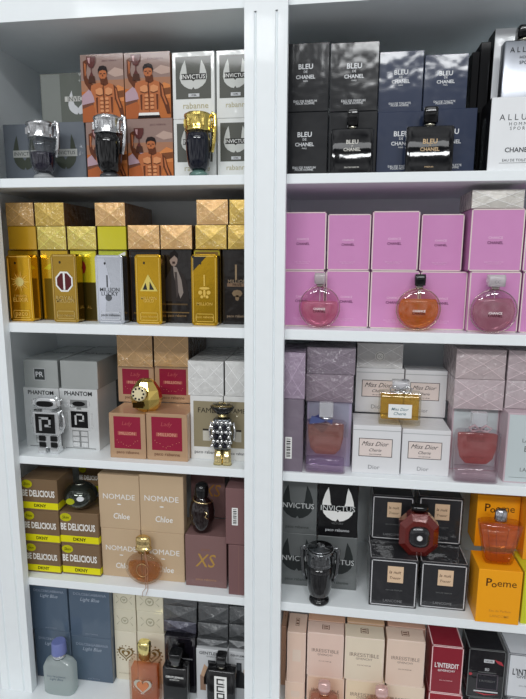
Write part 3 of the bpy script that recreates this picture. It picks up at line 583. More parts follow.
gv = carton('gentw', 228.5, 262, 653, 'white carton printed with a dark bottle, cut off by the centre pillar', BASE, .02, .05)
G = 'black film-wrapped carton ends on the bottom left shelf'
bk = (84, 86, 88)
q1 = xend(164, 196, 621.5, 'black folded carton end directly above the glossy black carton', gz, (76, 76, 90), .05, .14, group=G, metal=.3, r=.008, fold=False)
q2 = xend(163.5, 196.5, 606.5, 'black folded carton end, middle of the left column', q1, bk, .05, .14, group=G, metal=.3, r=.008, fold=False)
xend(163.5, 197, 594, 'black folded carton end tucked under the shelf, left column', q2, bk, .05, .14, group=G, metal=.3, r=.008, fold=False)
q3 = xend(197, 227.5, 640, 'black folded carton end resting on the left white printed carton', gw, bk, .03, .14, group=G, metal=.3, r=.008, fold=False)
q4 = xend(198, 228, 624, 'black folded carton end, second above the left white printed carton', q3, bk, .04, .14, group=G, metal=.3, r=.008, fold=False)
q5 = xend(198.5, 228.5, 607, 'black folded carton end, third above the left white printed carton', q4, bk, .045, .14, group=G, metal=.3, r=.008, fold=False)
xend(198.5, 228.5, 596, 'black folded carton end under the shelf, middle column', q5, bk, .045, .14, group=G, metal=.3, r=.008, fold=False)
q6 = xend(228.8, 262, 642, 'black folded carton end resting on the white carton by the centre pillar', gv, bk, .03, .14, group=G, metal=.3, r=.008, fold=False)
q7 = xend(229.2, 262, 626, 'black folded carton end, second up beside the centre pillar', q6, bk, .04, .14, group=G, metal=.3, r=.008, fold=False)
xend(229.4, 262, 608, 'black folded carton end, highest beside the centre pillar', q7, bk, .045, .14, group=G, metal=.3, r=.008, fold=False)
# ---- right bay, top shelf
blk = mat((26, 27, 30), .5, 0, .7, 0, 10, coatbump=.5, crough=.12); nav = mat((42, 52, 76), .35, 0, .8, 0, 10, coatbump=.6, crough=.1)
G = 'black cartons with white lettering on the top right shelf'
h1 = carton('bleu', 279, 327.5, 112, 'black carton at lower left, against the centre pillar', S1, .05, .05, group=G, body=blk)
h2 = carton('bleu', 328.5, 376.5, 111.5, 'black carton directly behind the left black bottle', S1, .05, .05, group=G, body=blk)
carton('bleu', 279.5, 329, 43, 'black carton at upper left, against the centre pillar', h1, .05, .05, group=G, body=blk, hs=False)
carton('bleu', 330, 378.5, 42, 'black carton standing above the left black bottle', h2, .05, .05, group=G, body=blk)
G = 'dark navy cartons with a bright sheen'
j1 = carton('bleu', 377, 425, 111.5, 'navy carton behind the left side of the right-hand black bottle', S1, .05, .05, group=G, body=nav, sub='EAU DE TOILETTE')
j2 = carton('bleu', 426, 475.5, 108.5, 'navy carton behind and right of the right-hand black bottle', S1, .05, .05, group=G, body=nav, sub='EAU DE TOILETTE')
carton('bleu', 378.8, 423, 51, 'navy carton of the upper row, next to the black ones', j1, .06, .05, group=G, body=nav, sub='EAU DE TOILETTE')
carton('bleu', 424, 467.5, 54, 'navy carton of the upper row, next to the dark gap', j2, .06, .05, group=G, body=nav, sub='EAU DE TOILETTE')
kd = mat((14, 14, 16), .6, 0, .06)  # near-black for filler blocks added to darken the gap between cartons
k1 = carton('plain', 477, 488.5, 112, 'narrow black carton in the gap left of the lower white carton', S1, .08, .14, body=kd)
k2 = carton('plain', 470.5, 478, 52, 'narrow black carton in the gap right of the upper navy carton', k1, .09, .13, body=kd)
carton('plain', 479, 489, 42, 'narrow black carton touching the upper white carton behind the silver bottle', k1, .09, .13, body=kd)
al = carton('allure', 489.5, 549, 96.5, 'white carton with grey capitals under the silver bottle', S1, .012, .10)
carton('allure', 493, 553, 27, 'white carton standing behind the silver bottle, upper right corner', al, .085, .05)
# ---- right bay, second shelf
pk = mat((206, 140, 190), .42, 0, .6, 0, 14, coatbump=.8, var=.03, crough=.08); G = 'pink cartons with a pale border'
u1 = carton('chance', 281, 324.5, 270.5, 'pink carton at lower left, behind the left round pink bottle', S2, .05, .05, group=G, body=pk)
u2 = carton('chance', 325.5, 369, 270.5, 'pink carton at lower row, just right of the left round pink bottle', S2, .05, .05, group=G, body=pk)
u3 = carton('chance', 370, 418.5, 271, 'pink carton at lower row, left part of the orange bottle in front of it', S2, .045, .05, group=G, body=pk)
u4 = carton('chance', 419.5, 466, 271.5, 'pink carton at lower row, just right of the orange bottle', S2, .045, .05, group=G, body=pk)
carton('chance', 282, 326, 212, 'pink carton at upper left, against the centre pillar', u1, .05, .05, group=G, body=pk)
carton('chance', 327.5, 370.5, 214, 'pink carton at upper row, second from the centre pillar', u2, .055, .05, group=G, body=pk)
carton('chance', 372, 419, 211, 'pink carton at upper row, above the orange bottle, slightly forward', u3, .045, .05, group=G, body=pk)
carton('chance', 420.5, 463, 214, 'pink carton at upper row, right of the forward one', u4, .055, .05, group=G, body=pk)
u5 = carton('chance', 467, 519.5, 271.5, 'pink carton behind the large round rose bottle', S2, .03, .09, group=G, body=pk)
u6 = carton('chance', 470, 523.5, 208.5, 'large pink carton above the large round rose bottle', u5, .03, .09, group=G, body=pk)
xend(472, 524.5, 189.5, 'pale silver folded carton end on the top of the large pink carton', u6, (206, 202, 194), .03, .10, metal=.1, side=(196, 190, 180))
v1 = carton('chance', 521, 570, 272, 'pink carton cut off by the right edge, lower', S2, .03, .09, group=G, body=pk)
v2 = carton('chance', 525, 574, 208.5, 'pink carton cut off by the right edge, upper', v1, .03, .09, group=G, body=pk)
# ---- right bay, third shelf
i1 = carton('lilac', 281, 303, 399, 'narrow lilac carton with a barcode against the centre pillar', S3, .006, .08, body=mat((124, 112, 126), .35, .2, 1, .1, 30, coatbump=.9, var=.12), bar=True)
xend(280, 305, 352.5, 'pink-lilac folded carton end above the barcode carton', i1, (156, 138, 158), .006, .12, metal=.1, k=.1)
i2 = carton('lilac', 306.5, 351, 401, 'pale lilac-grey carton behind the rounded bottle with lilac base', S3, .05, .06, body=card((168, 160, 184)))
G = 'mauve film-wrapped carton ends'
i3 = xend(306, 353.5, 374.5, 'mauve folded carton end, lower of two above the lilac-based bottle', i2, (138, 124, 136), .042, .13, group=G, metal=.1, k=.05)
xend(307, 355.5, 347.5, 'mauve folded carton end, upper of two above the lilac-based bottle', i3, (132, 120, 132), .042, .13, group=G, metal=.1, k=.05)
G = 'white cartons with a framed script label'
o1 = carton('dior', 352.5, 400.5, 426, 'white script-label carton at lower left, under the bow-topped bottle', S3, .021, .085, group=G)
o2 = carton('dior', 401.5, 450, 430, 'white script-label carton at lower right, beside the red heart-shaped bottle', S3, .028, .085, group=G)
o3 = carton('dior', 355.5, 403.5, 368.5, 'white script-label carton of the upper row, left of the bow-topped bottle', o1, .114, .05, group=G)
o4 = carton('dior', 404.5, 446.5, 370.5, 'white script-label carton of the upper row, right of the bow-topped bottle', o2, .116, .05, group=G)
xend(357, 403, 343.5, 'white folded carton end with a round seal, touching the shelf above', o3, (206, 206, 206), .114, .12, metal=0, cc=True)
i5 = carton('belle', 451, 497.5, 407, 'pinkish carton behind the clear bottle with the red heart of liquid', S3, .07, .05)
G = 'rosy film-wrapped carton ends'
i6 = xend(449.5, 504, 379.5, 'rosy folded carton end directly above the red heart bottle', i5, (188, 172, 176), .05, .13, group=G, metal=.1, k=.1)
xend(452.5, 506, 349.5, 'rosy folded carton end, upper of two above the red heart bottle', i6, (186, 170, 172), .05, .13, group=G, metal=.1, k=.1)
i7 = carton('belle', 505.5, 560, 414, 'carton with pale blue-grey front and pink side at the right edge', S3, .018, .09)
i8 = xend(505.5, 560, 381, 'rosy folded carton end at the right edge, lower of two', i7, (186, 172, 176), .05, .12, group=G, metal=.1, k=.1)
xend(508, 562, 351, 'rosy folded carton end at the right edge, upper of two', i8, (184, 168, 172), .05, .12, group=G, metal=.1, k=.1)
# ---- right bay, fourth shelf
G = 'winged cartons at the left of the fourth right shelf'; gi = mat((104, 108, 108), .35, .2, .8, 0, 22, coatbump=.35)
z1 = carton('inv_grey', 277, 316, 533.5, 'grey winged carton at lower left, against the centre pillar', S4, .062, .05, group=G, body=gi)
z2 = carton('inv_grey', 317, 357, 537, 'grey winged carton behind the black trophy bottle, with its grey side showing', S4, .062, .05, group=G, body=gi)
carton('inv_grey', 277, 317, 480, 'grey winged carton at upper left, against the centre pillar', z1, .062, .05, group=G, body=gi)
carton('inv_grey', 318, 358, 482.5, 'black carton with white wings, above the black trophy bottle', z2, .062, .05, group=G, body=mat((18, 18, 20), .3, 0, .8, 0, 22, coatbump=.35), dark=True)
G = 'black cartons with a white outline and peach label'
ln1 = carton('nuit', 369.5, 417.5, 559.5, 'black outlined carton at lower left, under the dark red gem bottle', S4, .018, .085, group=G, pyB=536)
ln2 = carton('nuit', 420, 467, 563.5, 'black outlined carton at lower right, beside the orange carton', S4, .026, .085, group=G, pyB=540)
carton('nuit', 371.5, 413.5, 496, 'black outlined carton of the upper row, left of the dark red gem bottle', ln1, ln1.Y+ln1.d*0.8, .07, group=G)
carton('nuit', 418, 462.5, 497.5, 'black outlined carton of the upper row, right of the dark red gem bottle', ln2, ln2.Y+ln2.d*0.8, .07, group=G)
po = carton('poeme', 477, 521, 570.5, 'orange carton at the front under the amber fan bottle', S4, -.003, .085, pyB=552)
carton('poeme', 476, 519, 496, 'orange carton standing behind the amber fan bottle', po, .083, .06)
pg = carton('plain', 522.5, 566, 574, 'yellow-green carton at the right edge beside the orange one', S4, .004, .08, body=card((206, 210, 50)))
carton('plain', 525, 567, 502, 'orange-yellow carton at the right edge above the yellow-green one', pg, .05, .06, body=card((232, 160, 44)))
# ---- right bay, bottom
G = 'peach cartons with a dark top emblem'
def irr(p0, p1, pt, lab, on, Y, d, c, pyB=None, **kw): return carton('irr', p0, p1, pt, lab, on, Y, d, pyB, group=G, body=card(c, .4), **kw)
s1 = irr(285, 304.5, 682, 'peach carton low at the left end beside the centre pillar', BASE, .03, .05, (232, 206, 186), blank=True)
irr(287, 305.5, 632.5, 'peach carton with a blank pale patch, second from the centre pillar', s1, .03, .08, (228, 200, 182), 613, blank=True)
s2 = irr(306.5, 344, 677, 'pale peach carton low behind the left pink-capped bottle', BASE, .03, .05, (226, 194, 170))
irr(307, 343.5, 633.5, 'salmon-pink lettered carton above the left pink-capped bottle', s2, .03, .05, (228, 200, 186), 622)
s3 = irr(345, 384, 681, 'cream-peach carton low, beside the right pink-capped bottle', BASE, .03, .05, (232, 214, 184))
irr(344.5, 384, 638, 'cream-peach lettered carton, second of the lettered three', s3, .03, .05, (228, 214, 192), 625)
s4 = irr(385.5, 424, 686, 'peach carton low, next to the dark red cartons', BASE, .03, .05, (230, 212, 190))
irr(385, 424.5, 640.5, 'peach-pink lettered carton beside the dark red carton', s4, .03, .05, (228, 204, 186), 628)
G2 = 'peach carton lids in the back row under the shelf'
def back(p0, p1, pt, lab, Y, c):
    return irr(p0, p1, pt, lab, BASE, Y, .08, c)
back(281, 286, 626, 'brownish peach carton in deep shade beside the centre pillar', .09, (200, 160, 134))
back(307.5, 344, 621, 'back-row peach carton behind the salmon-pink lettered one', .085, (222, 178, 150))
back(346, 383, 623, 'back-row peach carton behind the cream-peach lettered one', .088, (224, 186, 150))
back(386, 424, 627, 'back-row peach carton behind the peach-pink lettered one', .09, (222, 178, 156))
it1 = carton('inter', 427.5, 461.5, 693.5, 'dark red carton low in the frame, white edge only', BASE, .02, .06, body=card((146, 24, 40), .5), tc=(240, 236, 236), bc=(236, 200, 200))
carton('inter', 428.5, 462.5, 646.5, 'dark red lettered carton with white edges', it1, .02, .06, pyB=624, body=card((138, 36, 50), .5), tc=(240, 236, 236), bc=(236, 200, 200))
it2 = carton('interb', 467, 503.5, 698, 'black carton low in the frame, beneath the one printed with a bottle', BASE, .02, .06)
carton('interb', 467.5, 504.5, 650, 'black carton printed with a small square bottle and red strokes', it2, .02, .06, pyB=630)
it3 = carton('inter', 507, 550, 699, 'white carton low in the bottom right corner', BASE, .02, .06, body=card((216, 216, 220), .5), tc=(50, 50, 54), bc=(120, 122, 126))
carton('inter', 507, 550, 655.5, 'white lettered carton with grey top in the bottom right corner', it3, .02, .06, pyB=632, body=card((214, 216, 220), .5), tc=(50, 50, 54), bc=(120, 122, 126))

# ================================================================== BOTTLES
def base(p0, p1, pyT, zb, Y):
    if isinstance(zb, Box): zb = zb.zt
    zb += 0.0003
    pb = proj(at((p0+p1)/2, pyT, Y)[0], Y, zb)[1]; pm = (pyT+pb)/2
    x0 = at(p0, pm, Y)[0]; x1 = at(p1, pm, Y)[0]; zt = at((p0+p1)/2, pyT, Y)[1]
    return (x0+x1)/2, Y, zb, x1-x0, zt-zb
def bottle(label, p0, p1, pyT, zb, Y, rz=0.0, group=None, name='perfume_bottle', cat='perfume bottle'):
    x, y, z, w, h = base(p0, p1, pyT, zb, Y)
    return thing(name, label, cat, (x, y, z), rz, group), w, h
def rb(name, parent, dims, m, loc=(0, 0, 0), bev=.0015, seg=3, rot=(0, 0, 0)):
    x0, x1, y0, y1, z0, z1 = dims; b = MB(); b.box(x0, y0, z0, x1, y1, z1, m); return b.build(name, parent, loc, rot, bev, seg)
def label_on(parent, name, items, w, h, y): return deco(parent, name, items, w, h, y=y)
GL = glass(); GLS = glass((235, 238, 240), .95)
# trophy-shaped bottles
def trophy(label, p0, p1, pyT, Y, zb, cupm, liqm, liq_top, collar, foot, hd_l, hd_r):
    t, w, h = bottle(label, p0, p1, pyT, zb, Y, group='trophy-shaped bottles'); R = w*0.47; T = lambda z: z*h
    b = MB(); b.loft([(0, R*.74, R*.74, 2), (T(.03), R*.80, R*.80, 2), (T(.06), R*.76, R*.76, 2), (T(.08), R*.58, R*.58, 2), (T(.10), R*.52, R*.52, 2)], foot, caps=True); b.build('foot', t)
    prof = [(.10, .58), (.13, .72), (.18, .84), (.26, .93), (.38, .99), (.55, 1.02), (.69, 1.02)]
    b = MB(); b.loft([(T(z), R*r, R*r, 2) for z, r in prof], cupm); b.build('cup', t)
    if liqm:
        pr = [(z, r-.06) for z, r in prof if z < liq_top]; e = [(z, r) for z, r in prof if z >= liq_top][0]
        b = MB(); b.loft([(T(z+.02), R*r, R*r, 2) for z, r in pr]+[(T(liq_top), R*(e[1]-.06), R*(e[1]-.06), 2)], liqm); b.build('perfume_liquid', t)
    b = MB(); b.loft([(T(.695), R*1.05, R*1.05, 2), (T(.71), R*1.08, R*1.08, 2), (T(.73), R*1.04, R*1.04, 2), (T(.90), R*1.07, R*1.07, 2), (T(.92), R*1.12, R*1.12, 2), (T(.95), R*1.10, R*1.10, 2)], collar)
    for i in range(11):
        a = 2*math.pi*i/11+.2; b.box(R*1.06*math.cos(a)-.002, R*1.06*math.sin(a)-.002, T(.76), R*1.06*math.cos(a)+.002, R*1.06*math.sin(a)+.002, T(.87), collar)
    c = b.build('collar', t)
    b = MB(); b.loft([(T(.951), R*1.0, R*1.0, 2), (T(.975), R*.90, R*.90, 2), (T(.98), R*.40, R*.40, 2), (T(1.0), R*.34, R*.34, 2)], collar); b.build('spray_lid', t)
    for s, on, m in ((-1, hd_l, cupm if hd_l == 2 else collar), (1, hd_r, collar)):
        if not on: continue
        b = MB(); P = [(s*R*1.12, -R*.1, T(.90)), (s*R*1.26, -R*.1, T(.98)), (s*R*1.38, -R*.1, T(.95)), (s*R*1.36, -R*.1, T(.75)), (s*R*1.28, -R*.1, T(.55)), (s*R*1.10, -R*.1, T(.38))]
        b.tube(P, .0040, m, 8, .002); b.build('handle', t)
    return t
SILV = metal((205, 206, 208), .2, .15)
trophy('clear trophy-shaped bottle half full of dark violet liquid with silver collar', 30, 55.5, 121, .026, S1, GLS, mat((26, 22, 44), .08, 0, 1), .45, SILV, mat((200, 204, 206), .1, 0, 1, trans=.5), 0, 1)
trophy('black trophy-shaped bottle with silver collar before the shirtless man cartons', 96, 122, 115, .026, S1, BLACKG, None, 0, SILV, mat((60, 62, 66), .1, .3, 1), 0, 1)
trophy('dark trophy-shaped bottle with gold collar and teal base', 185.5, 211.5, 112, .024, S1, mat((12, 16, 30), .05, 0, 1.0), None, 0, metal((232, 208, 120), .16, .2), mat((110, 150, 140), .1, .1, 1, trans=.4), 0, 1)
trophy('black trophy-shaped bottle with two handles on the fourth right shelf', 306, 333.5, 545, .016, S4, mat((26, 26, 28), .05, 0, 1), None, 0, metal((120, 122, 124), .15, .2), mat((24, 24, 26), .1, 0, 1), 1, 1)
# bar-shaped bottles
def bar(label, p0, p1, pyT, c, kind, Y=.022):
    t, w, h = bottle(label, p0, p1, pyT, S2, Y, group='bar-shaped bottles on the second shelf'); m = metal(c, .16, .05)
    d = .013
    rr = .0065; P = []
    for cx_, cz_, a0 in ((w/2-rr, rr, -90), (w/2-rr, h-rr, 0), (-w/2+rr, h-rr, 90), (-w/2+rr, rr, 180)):
        for q_ in range(7): a_ = math.radians(a0+15*q_); P.append((cx_+rr*math.cos(a_), cz_+rr*math.sin(a_)))
    b = MB(); b.prism(P, 0, d*2, m); b.build('bar_body', t, bevel=.0012, seg=2)
    lt = mat(tuple(min(255, int(v*.86+58)) for v in c), .3, .5, .3); dk = mat(tuple(int(v*.55) for v in c), .3, .8); it = []
    a = w/h
    rim = MB(); e = .0035
    for q in ((-w/2+e*2, e*.8, w/2-e*2, e*1.2), (-w/2+e*2, h-e*1.2, w/2-e*2, h-e*.8)): rim.box(q[0], -.0012, q[1], q[2], .0005, q[3], lt)
    for s in (-1, 1): rim.box(s*(w/2-e*1.1)-.0006, -.0012, e*2, s*(w/2-e*1.1)+.0006, .0005, h-e*2, lt)
    rim.build('raised_rim', t)
    hole = MB(); hole.loft([(-.0008, .0017, .0028, 2), (.0006, .0017, .0028, 2)], BLACKG, 12); hole.build('spray_hole', t, (-w*.14, -.0006, h*.88), (math.pi/2, 0, 0))
    if kind == 'star':
        for i in range(18):
            g = 2*math.pi*i/18; r = .30 if i % 2 else .42; it.append(('p', [(.5+.1*math.cos(g-.25), .6+.1*a*math.sin(g-.25)), (.5+r*math.cos(g), .6+r*a*math.sin(g)), (.5+.1*math.cos(g+.25), .6+.1*a*math.sin(g+.25))], lt, 3))
        it.append(('p', ell(.5, .6, .17, .17*a, 14), mat((250, 232, 150), .2, .8), 4)); it += [('t', '1 MILLION', .5, .39, .5, lt, 3), ('t', 'ELIXIR', .5, .33, .6, lt, 3), ('t', 'paco', .5, .1, .5, lt, 3)]
    if kind == 'badge':
        o8 = [(.5+.36*math.cos(math.pi/8+math.pi*i/4), .60+.36*a*1.1*math.sin(math.pi/8+math.pi*i/4)) for i in range(8)]; i8 = [(.5+.30*math.cos(math.pi/8+math.pi*i/4), .60+.30*a*1.1*math.sin(math.pi/8+math.pi*i/4)) for i in range(8)]
        it += [('p', o8, I_WH, 3), ('p', i8, mat((84, 10, 20), .3), 4), ('t', '1', .5, .61, .07, I_WH, 5, 0, 1.3, .0), ('t', 'ROYAL', .5, .36, .7, lt, 3), ('t', 'MILLION', .5, .32, .7, lt, 3), ('t', 'paco rabanne', .5, .1, .7, lt, 3)]
    if kind == 'lucky':
        it += [('t', '1', .42, .62, .05, dk, 3, 0, 1.2, 0), ('t', 'MILLION', .5, .50, .7, dk, 3), ('t', 'LUCKY', .5, .44, .6, dk, 3), ('p', ell(.45, .38, .12, .12*a, 8), dk, 3), ('t', 'paco rabanne', .5, .12, .7, dk, 3), ('p', [(.05, .95), (.35, .95), (.55, .6), (.35, .3), (.3, .05), (.05, .05)], mat((206, 210, 220), .12, 1), 1)]
    if kind == 'tri':
        it += [('p', [(.18, .48), (.86, .48), (.5, .72)], mat((240, 220, 120), .2, .8), 3), ('p', [(.28, .50), (.46, .50), (.40, .60)], BLACKG, 4), ('p', [(.54, .50), (.72, .50), (.56, .62)], BLACKG, 4), ('t', 'MILLION', .5, .38, .6, lt, 3), ('t', 'GOLD', .5, .34, .4, lt, 3), ('t', 'paco rabanne', .5, .11, .6, lt, 3)]
    if kind == 'corner':
        it += [('p', [(.04, .985), (.62, .985), (.04, .76)], BLACKG, 3), ('t', '1', .5, .64, .05, lt, 4, 0, 1.2, 0), ('p', ell(.5, .53, .20, .05*a, 10), lt, 3), ('p', ell(.34, .47, .08, .08*a, 8), lt, 3), ('p', ell(.66, .47, .08, .08*a, 8), lt, 3), ('p', ell(.5, .46, .05, .16*a, 8), lt, 3), ('p', ell(.40, .41, .06, .06*a, 8), lt, 3), ('p', ell(.60, .41, .06, .06*a, 8), lt, 3), ('t', 'MILLION', .5, .31, .6, lt, 3), ('t', 'paco rabanne', .5, .12, .7, lt, 3)]
    it.append(('fr', .16, .055, .84, .17, .02, lt, 2))
    deco(t, 'front_relief', it, w, h, y=0)
bar('gold bar bottle with a sunburst, leftmost', 8, 32.5, 255, (222, 172, 48), 'star'); bar('gold bar bottle with an octagonal maroon badge', 52, 77.5, 254, (176, 142, 62), 'badge')
bar('silver bar bottle with small dark lettering', 96, 123.5, 255, (196, 200, 208), 'lucky'); bar('gold bar bottle with a triangle mark', 135.5, 161.5, 254.5, (208, 164, 48), 'tri'); bar('gold bar bottle with one black upper corner', 191.5, 217.5, 254.5, (206, 162, 44), 'corner')
# robot bottle
t, w, h = bottle('silver robot-shaped bottle with a large letter on its black chest', 34, 64, 396, S3, .030, name='robot_bottle')
CR = mat((222, 224, 226), .18, .7, .6, .2, 50); V = lambda z: z*h
b = MB()
for s in (-1, 1):
    b.box(s*w*.20-w*.13, -.010, 0, s*w*.20+w*.13, .012, V(.10), CR)
b.build('foot', t, bevel=.0012)
for s in (-1, 1):
    for i in range(2): rb('leg_block', t, (s*w*.19-w*.11, s*w*.19+w*.11, -.009, .009, V(.11+i*.11), V(.20+i*.11)), BLACKG, bev=.001, seg=1)
b = MB(); b.box(-w*.33, -.006, V(.09), w*.33, .006, V(.33), CR); b.build('leg_frame', t, bevel=.001)
b = MB(); b.box(-w*.44, -.012, V(.33), w*.40, .013, V(.74), CR); b.build('torso', t, bevel=.003, seg=3)
rb('chest_panel', t, (-w*.34, w*.30, -.0135, -.0121, V(.37), V(.71)), BLACKG, bev=.0005, seg=1)
b = MB(); y0, y1 = -.0152, -.0137
for q in ((-.20, .42, -.12, .65), (-.20, .62, .18, .66), (.11, .50, .18, .66), (-.02, .49, .18, .53)): b.box(w*q[0], y0, V(q[1]), w*q[2], y1, V(q[3]), CR)
b.build('chest_letter', t)
b = MB(); b.box(-w*.14, -.006, V(.741), w*.12, .006, V(.79), CR); b.build('neck', t)
b = MB(); b.loft([(V(.79), w*.30, .010, 5), (V(.83), w*.36, .012, 5), (V(.94), w*.36, .012, 5), (V(1.0), w*.26, .009, 5)], CR, 24); hd = b.build('head', t)
b = MB(); b.loft([(-.0015, w*.28, V(.055), 3), (.0015, w*.26, V(.045), 3)], BLACKG, 20); b.build('visor', hd, (0, -.0125, V(.885)), (math.pi/2, 0, 0))
for s in (-1, 1): rb('ear', hd, (s*w*.40-w*.05, s*w*.40+w*.05, -.006, .006, V(.84), V(.94)), CR, bev=.001)
for s in (-1, 1):
    b = MB(); sx = s*w*.46-(.02*w); b.tube([(sx, 0, V(.70)), (sx+s*w*.07, 0, V(.62)), (sx+s*w*.07, 0, V(.48)), (sx, 0, V(.40))], .0022, CR, 8); b.build('arm', t)
# faceted gold bottle leaning on the crimson cartons
x, y, z, w, h = base(131, 162, 379, l1, .046)
t = thing('faceted_bottle', 'faceted gold gem bottle with a perforated round collar resting on the crimson-panelled cartons', 'perfume bottle', (x, .046, z+.0005))
GM = metal((226, 196, 112), .14)
b = MB(); R = w*.5; b.loft([(0, R*.55, .010, 2), (h*.12, R*.86, .020, 2), (h*.42, R*1.0, .026, 2), (h*.68, R*.90, .022, 2), (h*.93, R*.55, .014, 2), (h*1.0, R*.34, .008, 2)], GM, 8, smooth=False); b.build('gem_body', t)
b = MB(); b.loft([(0, R*.48, R*.48, 2), (.004, R*.46, R*.46, 2), (.006, R*.38, R*.38, 2)], mat((236, 222, 180), .2, .5, .5), 20); col_ = b.build('collar_disc', t, (-R*.18, -.0245, h*.62), (math.radians(82), 0, 0))
for i in range(9):
    a = 2*math.pi*i/9; b = MB(); b.loft([(0, R*.07, R*.07, 2), (.0012, R*.07, R*.07, 2)], BLACKG, 8); b.build('round_hole', col_, (R*.33*math.cos(a), R*.33*math.sin(a), .0052))
rb('cap_face', t, (-R*.62, R*.05, -.0262, -.022, h*.18, h*.34), mat((60, 40, 10), .15, .9), bev=.001)
# chain-mail bottle
t, w, h = bottle('small robot-like bottle with black bowl head, silver mail body and gold legs', 210, 235, 401.5, S3, .022, name='figure_bottle'); V = lambda z: z*h
for s in (-1, 1):
    b = MB(); b.loft([(0, w*.20, .009, 3, s*w*.17), (V(.05), w*.17, .008, 3, s*w*.17), (V(.26), w*.15, .007, 3, s*w*.16)], GOLD, 16); b.build('leg', t)
b = MB(); b.loft([(V(.262), w*.34, .010, 4), (V(.72), w*.36, .011, 4), (V(.74), w*.30, .009, 4)], metal((120, 124, 128), .25), 20); bd = b.build('torso', t)
b = MB(); blk2 = mat((34, 34, 44), .2, .6)
for r in range(6):
    for c in range(5):
        cx = (c-2)*w*.165+(w*.03 if r % 2 else -w*.03); cz = V(.30+r*.073)
        b.loft([(cz, w*.085, .0026, 2, cx, -.0125), (cz+V(.035), w*.075, .0040, 2, cx, -.0130), (cz+V(.06), w*.03, .0016, 2, cx, -.0115)], CHROME if c % 2 == 0 or r % 2 else blk2, 10)
b.build('mail_plates', bd)
for s in (-1, 1):
    b = MB(); b.tube([(s*w*.44, 0, V(.68)), (s*w*.50, -.003, V(.55)), (s*w*.46, -.004, V(.40))], .0026, CHROME, 8); b.build('arm', t)
b = MB(); b.loft([(V(.742), w*.18, .006, 2), (V(.80), w*.16, .006, 2)], GOLD, 16); b.build('neck', t)
b = MB(); b.loft([(V(.80), w*.16, .007, 2), (V(.83), w*.34, .012, 2), (V(.90), w*.46, .016, 2), (V(.93), w*.48, .017, 2)], BLACKG, 24); hd = b.build('head_bowl', t)
b = MB(); b.loft([(V(.931), w*.47, .017, 2), (V(.96), w*.42, .015, 2), (V(.985), w*.25, .009, 2), (V(1.0), w*.06, .002, 2)], glass((240, 225, 180), .75), 24); b.build('dome', hd)
b = MB(); b.tube([(w*.40*math.cos(a), .014*math.sin(a), V(.945)) for a in [2*math.pi*i/16 for i in range(16)]], .0012, GOLD, 6, closed=True); b.build('gold_ring', hd)
# globe bottle
t, w, h = bottle('dark glossy globe bottle on the brown and yellow cartons', 65, 96.5, 482, b5, .052); R = w*.5
pr = [(R*math.cos(a), .5*h+.5*h*math.sin(a)) for a in [math.radians(-72+144*i/14) for i in range(15)]]
b = MB(); b.loft([(z, r, r*.95, 2) for r, z in pr], mat((48, 54, 46), .06, .75, 1.0), 32); g = b.build('globe_body', t)
b = MB(); b.loft([(0, .0105, .0075, 2), (.002, .0095, .0068, 2)], ink((170, 176, 30)), 16); b.build('green_logo', t, (-R*.16, -R*.93, h*.50), (math.pi/2, 0, 0))
b = MB(); b.loft([(0, .0085, .006, 2), (.002, .0075, .0054, 2)], ink((225, 228, 230)), 16); b.build('white_logo', t, (R*.42, -R*.85, h*.60), (math.pi/2, 0, .25))
b = MB(); b.loft([(z, rr, rr, 2) for z, rr in ((h*.955, R*.36), (h*1.0, R*.30))], metal((150, 150, 140), .15), 24); b.build('top_button', t)
# round amber bottle with a ribbon
def ring(R, z0, c, m, r=.0015, ys=1.0, n=28, y=0):
    b = MB(); b.tube([(R*math.cos(a), y, z0+R*ys*math.sin(a)) for a in [2*math.pi*i/n for i in range(n)]], r, m, 8, closed=True); return b
def disc(z0, r, hd, zr, lo=-90, hi=90, n=12):           # flattened round flask, cut off at heights
    o = []
    for i in range(n+1):
        a = math.radians(lo+(hi-lo)*i/n); c = max(.04, math.cos(a)); o.append((z0+zr*math.sin(a), r*c, hd*(.35+.65*c), 2.4))
    return o
t, w, h = bottle('round bottle of amber perfume with gold cap and trailing ribbon', 125.5, 162.5, 536, S4, .0175); R = w*.5; bh = h*.66
b = MB(); b.loft(disc(bh*.5, R, .0115, bh*.5, -80, 80), glass((245, 232, 215), .92), 32); b.build('glass_body', t)
b = MB(); b.loft(disc(bh*.5, R*.84, .0085, bh*.44, -70, 24), liquid((240, 184, 112), .9), 32); b.build('perfume_liquid', t)
b = MB(); b.loft([(bh*.985, R*.30, .007, 2), (bh*1.08, R*.30, .007, 2), (bh*1.09, R*.42, .010, 2), (bh*1.16, R*.44, .0105, 2), (bh*1.17, R*.36, .009, 2), (bh*1.34, R*.40, .010, 2), (bh*1.46, R*.38, .0095, 2), (bh*1.52, R*.24, .006, 2)], metal((226, 200, 140), .2), 24); b.build('cap', t)
ring(R*.30, bh*.52, 0, metal((220, 190, 140), .3), .0007, 1.2, y=-.0118).build('ring_pendant', t)
b = MB(); sm = mat((170, 128, 104), .7); b.tube([(R*.16, -.011, bh*1.12), (R*.24, -.0135, bh*.8), (R*.20, -.014, bh*.4), (R*.22, -.018, bh*.02), (R*.10, -.0235, -.004), (R*.06, -.024, -.016)], .0006, sm, 6, .0014)
b.tube([(R*.16, -.011, bh*1.12), (R*.34, -.014, bh*.7), (R*.30, -.0145, bh*.3), (R*.34, -.020, bh*.0), (R*.26, -.0245, -.012)], .0006, sm, 6, .0012); b.build('ribbon', t)
